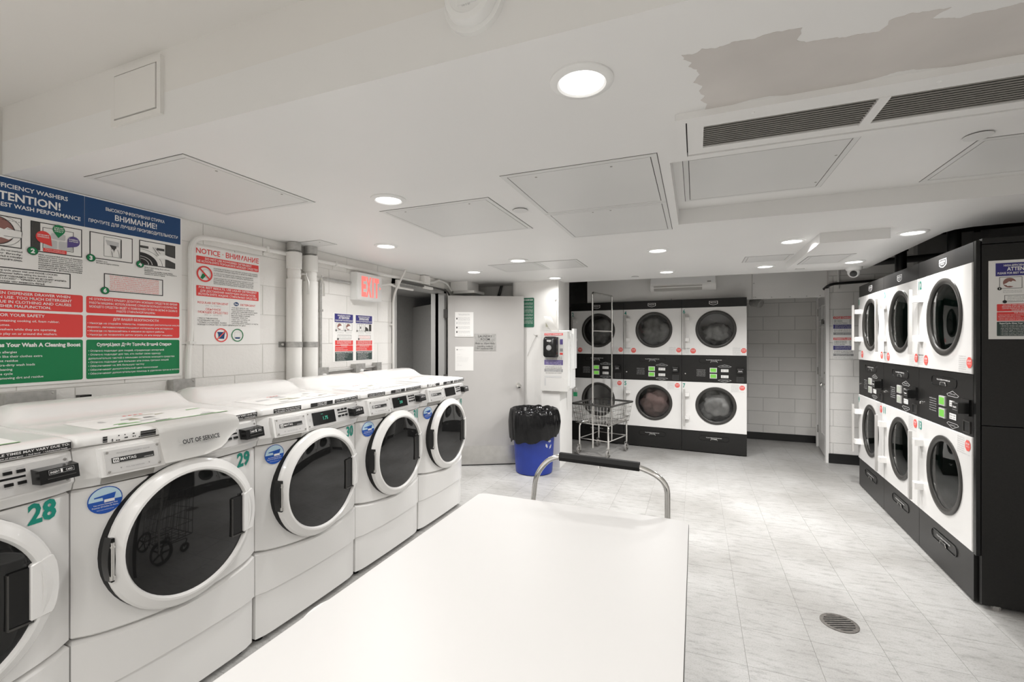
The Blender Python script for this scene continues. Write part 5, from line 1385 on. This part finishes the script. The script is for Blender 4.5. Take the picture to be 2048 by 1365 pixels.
# ------------------------------------------------------------------ blue bin with black liner
t = thing('trash_bin', 'round blue recycling bin with a black liner bag beside the entry door', 'trash bin', (-1.675, 4.825, 0), 0)
b = NB(); lathe(b, [(.185, .0), (.203, .008), (.206, .03), (.240, .64), (.246, .645), (.246, .66), (.225, .66), (.195, .03), (.02, .025)], n=48); obj('bin_shell', b, 'bin_blue', t, 40)
b = NB(); n = 96; rings = []
prof = [(.16, .30), (.185, .48), (.205, .64), (.226, .695), (.250, .710), (.270, .698), (.283, .64), (.288, .56), (.281, .47), (.268, .40)]
for j, (r, z) in enumerate(prof):
    ring = []
    for k in range(n):
        a = 2 * PI * k / n
        fold = noise.noise((math.cos(a) * 4, math.sin(a) * 4, z * 2.5)) * .016 + noise.noise((math.cos(a) * 11, math.sin(a) * 11, z * 5)) * .009
        fold += .004 * math.sin(a * 23 + z * 9)
        rr = r + fold * (.5, .5, .5, .35, .3, .6, 1, 1.3, 1.5, 1.5)[j]
        zz = z + (noise.noise((math.cos(a) * 2.3, math.sin(a) * 2.3, 4)) * .05 + .045 * math.cos(a - .9)) * (max(0, j - 6) / 3)
        zz += .010 * noise.noise((math.cos(a) * 5, math.sin(a) * 5, 9)) * (1 if 2 < j < 6 else 0)
        ring.append((rr * math.cos(a), rr * math.sin(a), zz))
    rings.append(ring)
loft(b, rings, cap=False); bmesh.ops.solidify(b, geom=b.faces[:], thickness=.001); obj('liner_bag', b, 'bag_black', t, 60)
# recycling mark, bent round the shell on the side towards the dryers
def bin_surf(part, m, polys):
    b = NB()
    for pl in polys:
        vs = []
        for u, v in pl:
            rr = .2045 + (v - .03) / .63 * .037 + .0012; a = -.42 + u / rr
            vs.append(b.verts.new((rr * math.cos(a), rr * math.sin(a), v)))
        b.faces.new(vs)
    return tag(obj(part, b, m, t, None), kind='stuff')
arr = []
for k in range(3):
    a0 = PI / 2 + k * 2 * PI / 3
    P3 = lambda r, d: (.0 + r * math.cos(a0 + d), .335 + r * math.sin(a0 + d))
    arr.append([P3(.044, .35), P3(.046, -.15), P3(.030, -.25), P3(.028, .35)]); arr.append([P3(.052, -.20), P3(.050, -.85), P3(.020, -.35)])
bin_surf('recycling_mark', 'print_light_grey', arr)

# ------------------------------------------------------------------ wire laundry cart with hanging frame
t = thing('laundry_cart', 'chrome wire laundry cart with hanging frame in front of dryer 2', 'laundry cart', (-1.128, 6.0, 0), math.radians(-16.5))
hw_, hl = .205, .265
for sx in (-1, 1):
    for sy in (-1, 1):
        x, y = sx * hw_, sy * hl
        b = NB(); lathe(b, [(.040, -.012), (.050, -.012), (.0525, -.006), (.0525, .006), (.050, .012), (.040, .012)], (x + .012, y - .018, .053), 'x', 28); c = obj('caster_wheel', b, 'rubber_grey', t)
        b = NB(); lathe(b, [(.006, -.013), (.014, -.013), (.014, -.004), (.040, -.004), (.040, .004), (.014, .004), (.014, .013), (.006, .013)], (x + .012, y - .018, .053), 'x', 24); obj('wheel_hub', b, 'brushed_steel', c)
        b = NB(); box(b, x - .006, x - .003, y - .032, y + .012, .045, .122); box(b, x + .027, x + .030, y - .032, y + .012, .045, .122); box(b, x - .006, x + .030, y - .02, y + .016, .118, .124); tube(b, [(x - .008, y - .018, .053), (x + .032, y - .018, .053)], .005, 8); obj('caster_fork', b, 'chrome', c)
        xi = sx * (hw_ - .0)
        b = NB(); tube(b, bend([(x + .010, y, .12), (x + .010, y, .405), (x * .62, y * .62, .425)], .06), .0125, 10); obj('leg', b, 'chrome', t)
bot, rim = .405, .652
def bk(x, y, z):  # basket flares towards the rim
    k = (z - bot) / (rim - bot); return (x * (1 + .16 * k), y * (1 + .13 * k), z)
bx, by = .235, .285
wires = NB()
def wire(p, q): tube(wires, [p, q], .0021, 5)
for i in range(13):
    q = -1 + 2 * i / 12
    for s in (-1, 1): wire(bk(bx * q, s * by, bot), bk(bx * q, s * by, rim)); wire(bk(s * bx, by * q, bot), bk(s * bx, by * q, rim))
for z in (bot + .06, bot + .12, bot + .18):
    for s in (-1, 1): wire(bk(-bx, s * by, z), bk(bx, s * by, z)); wire(bk(s * bx, -by, z), bk(s * bx, by, z))
tag(obj('basket_wires', wires, 'chrome', t), kind='stuff')
wires = NB()
for i in range(17): wire((bx * (-1 + i / 8), -by, bot), (bx * (-1 + i / 8), by, bot)); wire((-bx, by * (-1 + i / 8), bot), (bx, by * (-1 + i / 8), bot))
tag(obj('basket_floor_wires', wires, 'chrome', t), kind='stuff')
b = NB(); c4 = [bk(-bx, -by, rim), bk(bx, -by, rim), bk(bx, by, rim), bk(-bx, by, rim)]
for p, q in zip(c4, c4[1:] + c4[:1]): tube(b, [p, q], .013, 8)
obj('basket_rim', b, 'dark_grey', t)
b = NB(); c4 = [(-bx, -by, bot), (bx, -by, bot), (bx, by, bot), (-bx, by, bot)]
for p, q in zip(c4, c4[1:] + c4[:1]): tube(b, [p, q], .005, 8)
obj('basket_base_frame', b, 'chrome', t)
b = NB(); c4 = [(-hw_ + .01, -hl, .205), (hw_ + .01, -hl, .205), (hw_ + .01, hl, .205), (-hw_ + .01, hl, .205)]
for p, q in zip(c4, c4[1:] + c4[:1]): tube(b, [p, q], .007, 8)
obj('lower_frame', b, 'chrome', t)
b = NB(); tube(b, bend([(0, -hl, .10), (0, -hl - .01, 2.075), (0, hl + .01, 2.075), (0, hl, .10)], .03, 5), .0125, 12); obj('hanging_frame', b, 'chrome', t)
b = NB(); tube(b, [(0, -hl - .006, 1.59), (0, hl + .006, 1.59)], .0095, 10); obj('cross_bar', b, 'chrome', t)

# ------------------------------------------------------------------ folding table, shopping cart, hamper
TX, TY0_, TY1_, TZ = (-.722, -.018), -.25, 1.488, .91
t = thing('folding_table', 'long white laminate folding table with dark legs in the foreground', 'table', ((TX[0] + TX[1]) / 2, (TY0_ + TY1_) / 2, 0), 0)
w2, l2 = (TX[1] - TX[0]) / 2, (TY1_ - TY0_) / 2
b = NB(); prism(b, rrect(-w2, -l2, w2, l2, .025, 6), TZ - .028, TZ); tp = obj('tabletop', b, 'tabletop_white', t)
bmesh_edge = NB(); pr = rrect(-w2 - .0012, -l2 - .0012, w2 + .0012, l2 + .0012, .026, 6); pi = rrect(-w2 - .0002, -l2 - .0002, w2 + .0002, l2 + .0002, .025, 6)
loft(bmesh_edge, [[(*p, TZ - .027) for p in pi], [(*p, TZ - .027) for p in pr], [(*p, TZ - .003) for p in pr], [(*p, TZ - .003) for p in pi]], cap=False); obj('edge_band', bmesh_edge, 'dark_grey', tp)
for sx in (-1, 1):
    for sy in (-1, 1):
        b = NB(); box(b, sx * (w2 - .045) - .018, sx * (w2 - .045) + .018, sy * (l2 - .10) - .018, sy * (l2 - .10) + .018, 0, TZ - .028, bev=.003); obj('leg', b, 'black_plastic', t)
for sy in (-1, 1):
    b = NB(); box(b, -w2 + .065, w2 - .065, sy * (l2 - .10) - .012, sy * (l2 - .10) + .012, TZ - .09, TZ - .03, bev=.002); obj('apron', b, 'black_plastic', t)
for sx in (-1, 1):
    b = NB(); box(b, sx * (w2 - .045) - .010, sx * (w2 - .045) + .010, -l2 + .12, l2 - .12, TZ - .09, TZ - .03, bev=.002); obj('apron', b, 'black_plastic', t)

t = thing('shopping_cart', 'folding wire shopping cart with a bent tube handle and black grip behind the table', 'shopping cart', (-.33, 1.62, 0), 0)
o = Vector((-.33, 1.62, 0))
path = [(-.60, 1.70, .12), (-.596, 1.66, .70), (-.553, 1.62, .965), (-.49, 1.62, 1.036), (-.17, 1.62, 1.026), (-.087, 1.62, .985), (-.087, 1.66, .70), (-.087, 1.70, .12)]
b = NB(); tube(b, [Vector(p) - o for p in bend(path, .085, 7)], .0098, 12); obj('handle_frame', b, 'chrome', t)
b = NB(); tube(b, [Vector((-.462, 1.62, 1.0352)) - o, Vector((-.177, 1.62, 1.0263)) - o], .0165, 6); g = obj('grip', b, 'rubber_black', t, None)
b = NB(); lathe(b, [(.0045, -.024), (.0045, -.012)], (.012, 0, 1.031), 'z', 8, True, True); obj('grip_screw', b, 'chrome', g)
for sx in (-1, 1):
    xw = sx * .245 - .013
    b = NB(); lathe(b, [(.090, -.012), (.112, -.012), (.115, 0), (.112, .012), (.090, .012), (.090, -.012)], (xw, .10, .115), 'x', 32); wl = obj('wheel', b, 'rubber_black', t)
    b = NB(); lathe(b, [(.02, -.014), (.02, .014)], (xw, .10, .115), 'x', 14, True, True)
    for k in range(5):
        a = 2 * PI * k / 5; tube(b, [(xw, .10 + .015 * math.cos(a), .115 + .015 * math.sin(a)), (xw, .10 + .093 * math.cos(a), .115 + .093 * math.sin(a))], .009, 6)
    obj('spokes', b, 'black_plastic', wl)
    b = NB(); lathe(b, [(.022, -.010), (.040, -.010), (.040, .010), (.022, .010)], (sx * .17, .38, .04), 'x', 20); obj('front_wheel', b, 'rubber_black', t)
    b = NB(); tube(b, bend([(sx * .17, .38, .04), (sx * .17, .40, .12), (sx * .17, .10, .14)], .03), .006, 8); obj('front_leg', b, 'dark_grey', t)
b = NB(); tube(b, [(-.27, .10, .115), (.245, .10, .115)], .006, 8); obj('axle', b, 'brushed_steel', t)
wires = NB()
def wire(p, q, r=.0028): tube(wires, [p, q], r, 5)
X0, X1, Y0, Y1, Z0, Z1 = -.235, .215, .085, .40, .17, .655
for i in range(8):
    x = X0 + (X1 - X0) * i / 7
    wire((x, Y0, Z0), (x, Y0, Z1)); wire((x, Y1, Z0), (x, Y1, Z1)); wire((x, Y0, Z0), (x, Y1, Z0))
for i in range(6):
    y = Y0 + (Y1 - Y0) * i / 5
    wire((X0, y, Z0), (X0, y, Z1)); wire((X1, y, Z0), (X1, y, Z1)); wire((X0, y, Z0), (X1, y, Z0))
for k in range(5):
    z = Z0 + (Z1 - Z0) * k / 4; r = .0045 if k in (0, 4) else .0028
    wire((X0, Y0, z), (X1, Y0, z), r); wire((X0, Y1, z), (X1, Y1, z), r); wire((X0, Y0, z), (X0, Y1, z), r); wire((X1, Y0, z), (X1, Y1, z), r)
tag(obj('basket_wires', wires, 'dark_grey', t), kind='stuff')

t = thing('laundry_hamper', 'white plastic hamper whose rim peeks out beside the table', 'hamper', (-.912, 1.095, 0), 0)
def ell(a, b_, z, n=40): return [(a * math.cos(2 * PI * k / n), b_ * math.sin(2 * PI * k / n), z) for k in range(n)]
b = NB(); loft(b, [ell(.02, .02, .012), ell(.150, .125, .010), ell(.155, .13, 0), ell(.160, .135, .01), ell(.186, .156, .58), ell(.200, .170, .60), ell(.203, .173, .612), ell(.198, .168, .622), ell(.184, .154, .615), ell(.178, .148, .58), ell(.150, .125, .02), ell(.02, .02, .02)], cap=False); obj('hamper_shell', b, 'hamper_white', t, 40)

# ------------------------------------------------------------------ air conditioner, dome camera, alcove door, sign, pipe
t = thing('air_conditioner', 'white wall air conditioner above the far dryers, top hidden by the ceiling', 'air conditioner', (-.155, 6.578, 2.125), 0)
pf = [(0, .30), (-.19, .30), (-.205, .28), (-.21, .08), (-.195, .045), (-.15, .01), (-.12, 0), (0, .02)]
b = NB(); loft(b, [[(x, y, z) for y, z in pf] for x in (-.405, -.40, .40, .405)]); obj('case', b, 'ac_white', t)
b = NB(); loft(b, [[(x, -.2115, .085), (x, -.2135, .085), (x, -.2085, .262), (x, -.2065, .262)] for x in (-.395, .395)]); obj('front_panel', b, 'camera_white', t)
b = NB(); loft(b, [[(x, -.206, .064), (x, -.150, .006), (x, -.158, .006), (x, -.210, .064)] for x in (-.36, .24)]); obj('louver', b, 'slot_grey', t)
f = Flat(t, -.2145); f.rect('badge', 'slot_grey', .30, .095, .345, .112); f.flush()

t = thing('dome_camera', 'white dome security camera with a dark lens hanging from the ceiling', 'security camera', (1.415, 5.28, ZC), 0)
b = NB(); lathe(b, [(.068, .0), (.068, -.012), (.060, -.030), (.054, -.034)], n=32, cap1=True); obj('base', b, 'camera_white', t, 40)
b = NB(); bmesh.ops.create_uvsphere(b, u_segments=24, v_segments=14, radius=.052, matrix=Matrix.Translation((0, 0, -.048))); ball = obj('eyeball', b, 'camera_white', t, 180)
d = Vector((-.30, -.85, -.42)).normalized(); q = d.to_track_quat('Z', 'Y').to_matrix().to_4x4()
b = NB(); lathe(b, [(.030, .040), (.030, .0525), (.024, .054), (.005, .055)], n=24, cap1=True); bmesh.ops.transform(b, matrix=Matrix.Translation((0, 0, -.048)) @ q, verts=b.verts); obj('lens', b, 'black_glass', ball)

# panel door in the alcove side wall
p0, p1 = Vector((1.4835, 6.505)), Vector((1.583, 7.418))
rzp = math.atan2(p0.y - p1.y, p0.x - p1.x)      # seen from the left the door runs towards the camera
t = thing('door_2', None, None, (p1.x, p1.y, 0), rzp); t['kind'] = 'structure'
DL = (p0 - p1).length
b = NB(); box(b, 0, DL, .0, .04, .01, 2.045, bev=.002); obj('door_leaf', b, 'door_white', t)
for cx in (DL * .28, DL * .72):
    for z0, z1 in ((1.72, 1.93), (.98, 1.66), (.26, .86)):
        b = NB(); w = DL * .15
        loft(b, [[(cx + sx * (w - i), y, (z0 + i) if sz < 0 else (z1 - i)) for sx, sz in ((-1, -1), (1, -1), (1, 1), (-1, 1))] for i, y in ((0, .001), (.0, -.004), (.012, -.009), (.03, -.002), (.05, -.008), (.052, -.008))]); obj('raised_panel', b, 'door_white', t, 20)
b = NB(); lathe(b, [(.028, 0), (.028, -.008), (.012, -.012), (.012, -.035), (.025, -.045), (.027, -.06), (.02, -.07)], (DL - .09, 0, .925), 'y', 20, False, True); obj('knob', b, 'chrome', t, 50)
b = NB(); lathe(b, [(.026, 0), (.026, -.012), (.014, -.018), (.014, -.03)], (DL - .09, 0, 1.07), 'y', 20, False, True); obj('deadbolt', b, 'chrome', t, 50)
b = NB(); box(b, DL * .44, DL * .66, -.012, -.003, 1.675, 1.74); obj('door_plate', b, 'dark_grey', t)
for z in (.25, 1.05, 1.85):
    b = NB(); tube(b, [(-.004, -.006, z - .05), (-.004, -.006, z + .05)], .009, 8); obj('hinge', b, 'galvanised', t)
bm = NB(); box(bm, 1.455, 1.489, 6.462, 6.515, 0, 2.09, bev=.003); struct('trim_alcove_door_jamb', bm, 'door_white')
bm = NB(); prism(bm, [(1.560, 7.425), (1.585, 7.425), (1.592, 7.475), (1.565, 7.475)], 0, 2.09); struct('trim_alcove_door_jamb_rear', bm, 'door_white')
bm = NB(); prism(bm, [(1.470, 6.50), (1.567, 7.44), (1.60, 7.44), (1.50, 6.50)], 2.046, 2.09); struct('trim_alcove_door_head', bm, 'door_white')

t = thing('price_sign', 'tall cycle charges sign on the block wall beside the right dryer row', 'sign', (1.633, 6.4795, 1.243), 0)
b = NB(); box(b, -.103, .103, -.002, 0, 0, .515); obj('board', b, 'paper_white', t, None)
f = Flat(t, -.002)
for k in (0, 1):
    v = .515 - k * .252
    f.rect('red_heading|%d' % k, 'print_red', -.100, v - .034, .100, v - .006); f.text('lettering', 'print_white', 'CYCLE CHARGES' if k == 0 else 'СТОИМОСТЬ ЦИКЛА', 0, v - .028, .016, fit=.185, bold=.03)
    f.lines('lettering_dark', 'print_black', ['30lb Washers', '50lb Washers', 'Double-load Washers'] if k == 0 else ['Стирка 30 фунтов', 'Стирка 50 фунтов', 'Сушка одежды'], -.094, v - .054, .0105, .018, align='l', bold=.015)
    f.lines('lettering_dark', 'print_black', ['$3.00', '$1.50', '$3.25'], .094, v - .054, .0105, .018, align='r', bold=.015)
    f.rect('navy_band|%d' % k, 'print_navy', -.100, v - .152, .100, v - .102); f.lines('lettering', 'print_white', ['SUPERCYCLE GIVES YOUR', 'WASH AN EXTRA CLEANING', 'BOOST FOR 25 CENTS'] if k == 0 else ['СУПЕРЦИКЛ ДАЁТ ВАШЕЙ', 'СТИРКЕ ДОПОЛНИТЕЛЬНО', 'ЧИСТОТУ ЗА 25 ЦЕНТОВ'], 0, v - .117, .009, .0145, fit=.17)
    f.lines('lettering_dark', 'print_black', ['Dryer charges: 25c for 10 min', '60c to 45 min minimum charge'] if k == 0 else ['Сушилка: 25 центов 10 мин', '60 центов минимальная плата'], 0, v - .170, .0085, .015, fit=.185, bold=.015)
    f.rect('grey_band|%d' % k, 'print_grey', -.100, v - .226, .100, v - .196); f.lines('lettering', 'print_white', ['SERVICE AND REFUNDS', 'PLEASE CALL'] if k == 0 else ['ОБСЛУЖИВАНИЕ И ВОЗВРАТ', 'ЗВОНИТЕ'], 0, v - .209, .008, .0125, fit=.15)
f.text('lettering_dark', 'print_black', 'THANK YOU FOR USING OUR SERVICE', 0, .012, .008, fit=.19)
f.flush()
t = thing('black_pipe', 'thin black pipe crossing the block wall above the cycle charges sign', 'pipe', (1.47, 6.455, 2.14))
b = NB(); tube(b, bend([(-.02, .08, -.05), (.005, .004, -.018), (.06, 0, .0), (.70, 0, .03)], .03), .016, 10); obj('pipe_run', b, 'baseboard_black', t)
t = thing('wall_conduit', 'thin white conduit on the block wall above the black pipe', 'conduit', (1.58, 6.46, 2.08)); b = NB(); tube(b, [(0, 0, 0), (0, 0, .30), (.05, 0, .33)], .010, 8); obj('conduit_run', b, 'conduit_white', t)
for nm, pts, r, lab in (('overhead_pipe', [(1.66, 6.0, 2.30), (2.3, 5.75, 2.30)], .035, 'black pipe crossing the dark gap above the middle right dryer'),
                        ('overhead_pipe', [(1.75, 4.75, 2.36), (2.32, 4.55, 2.36)], .04, 'black pipe crossing the dark gap above the nearest right dryer'),
                        ('overhead_pipe', [(1.95, 3.4, 2.45), (1.98, 6.45, 2.45)], .05, 'long black pipe running over the right dryer row'),
                        ('overhead_pipe', [(1.80, 5.35, 2.02), (1.80, 5.35, 2.61)], .045, 'upright black pipe behind the middle right dryer'),
                        ('overhead_pipe', [(1.78, 4.35, 2.02), (1.78, 4.35, 2.61)], .04, 'upright black pipe behind the nearest right dryer')):
    t = thing(nm, lab, 'pipe', pts[0], 0, 'black pipes above the right dryers'); o = Vector(pts[0])
    b = NB(); tube(b, [Vector(p) - o for p in pts], r, 12); obj('pipe_run', b, 'baseboard_black', t)
    b = NB(); q = (Vector(pts[1]) - o); tube(b, [q * .48, q * .54], r * 1.25, 12); obj('coupling', b, 'black_plastic', t)
t = thing('flexible_duct', 'crumpled foil dryer duct beside the top of dryer 6', 'duct', (.715, 6.66, 1.90), 0)
b = NB(); pts = []; rr = []
for i in range(31): pts.append((-.02 + .10 * (i / 30), .12 - .10 * (i / 30), .07 - .03 * (i / 30) ** 2)); rr.append(.048 + (.007 if i % 2 else -.004))
tube(b, pts, rr, 14); obj('foil_duct', b, 'galvanised', t, 20)

# poster on the black end panel
c, s_ = math.cos(rzr + PI / 2), math.sin(rzr + PI / 2)
def end_point(u, y, z): return (e0[0] + c * u - s_ * y, e0[1] + s_ * u + c * y, z)
t = thing('attention_poster', 'attention poster with navy, red and grey bands on the black end panel', 'poster', end_point(.045, -.0305, 1.470), rzr + PI / 2)
b = NB(); box(b, 0, .53, -.0015, 0, 0, .425); obj('sheet', b, 'paper_white', t, None)
f = Flat(t, -.0015); small_poster(t, f, .008, .012, 1.0); f.flush()

# ------------------------------------------------------------------ floor drain
t = thing('floor_drain', 'round rusty floor drain grate set in the floor tiles', 'floor drain', (.692, 2.815, 0), .35)
b = NB(); lathe(b, [(.085, -.002), (.085, .0022), (.078, .0035), (.068, .003), (.066, -.001)], n=40); obj('drain_ring', b, 'drain_metal', t)
b = NB(); lathe(b, [(.067, .0006), (.01, .0006)], n=32, cap1=True); obj('drain_well', b, 'print_black', t)
for i in range(7):
    y = -.054 + i * .018; w = math.sqrt(max(0, .068 ** 2 - y * y))
    b = NB(); box(b, -w, w, y - .0045, y + .0045, .0008, .0034, bev=.001, seg=1); obj('grate_bar', b, 'drain_metal', t)
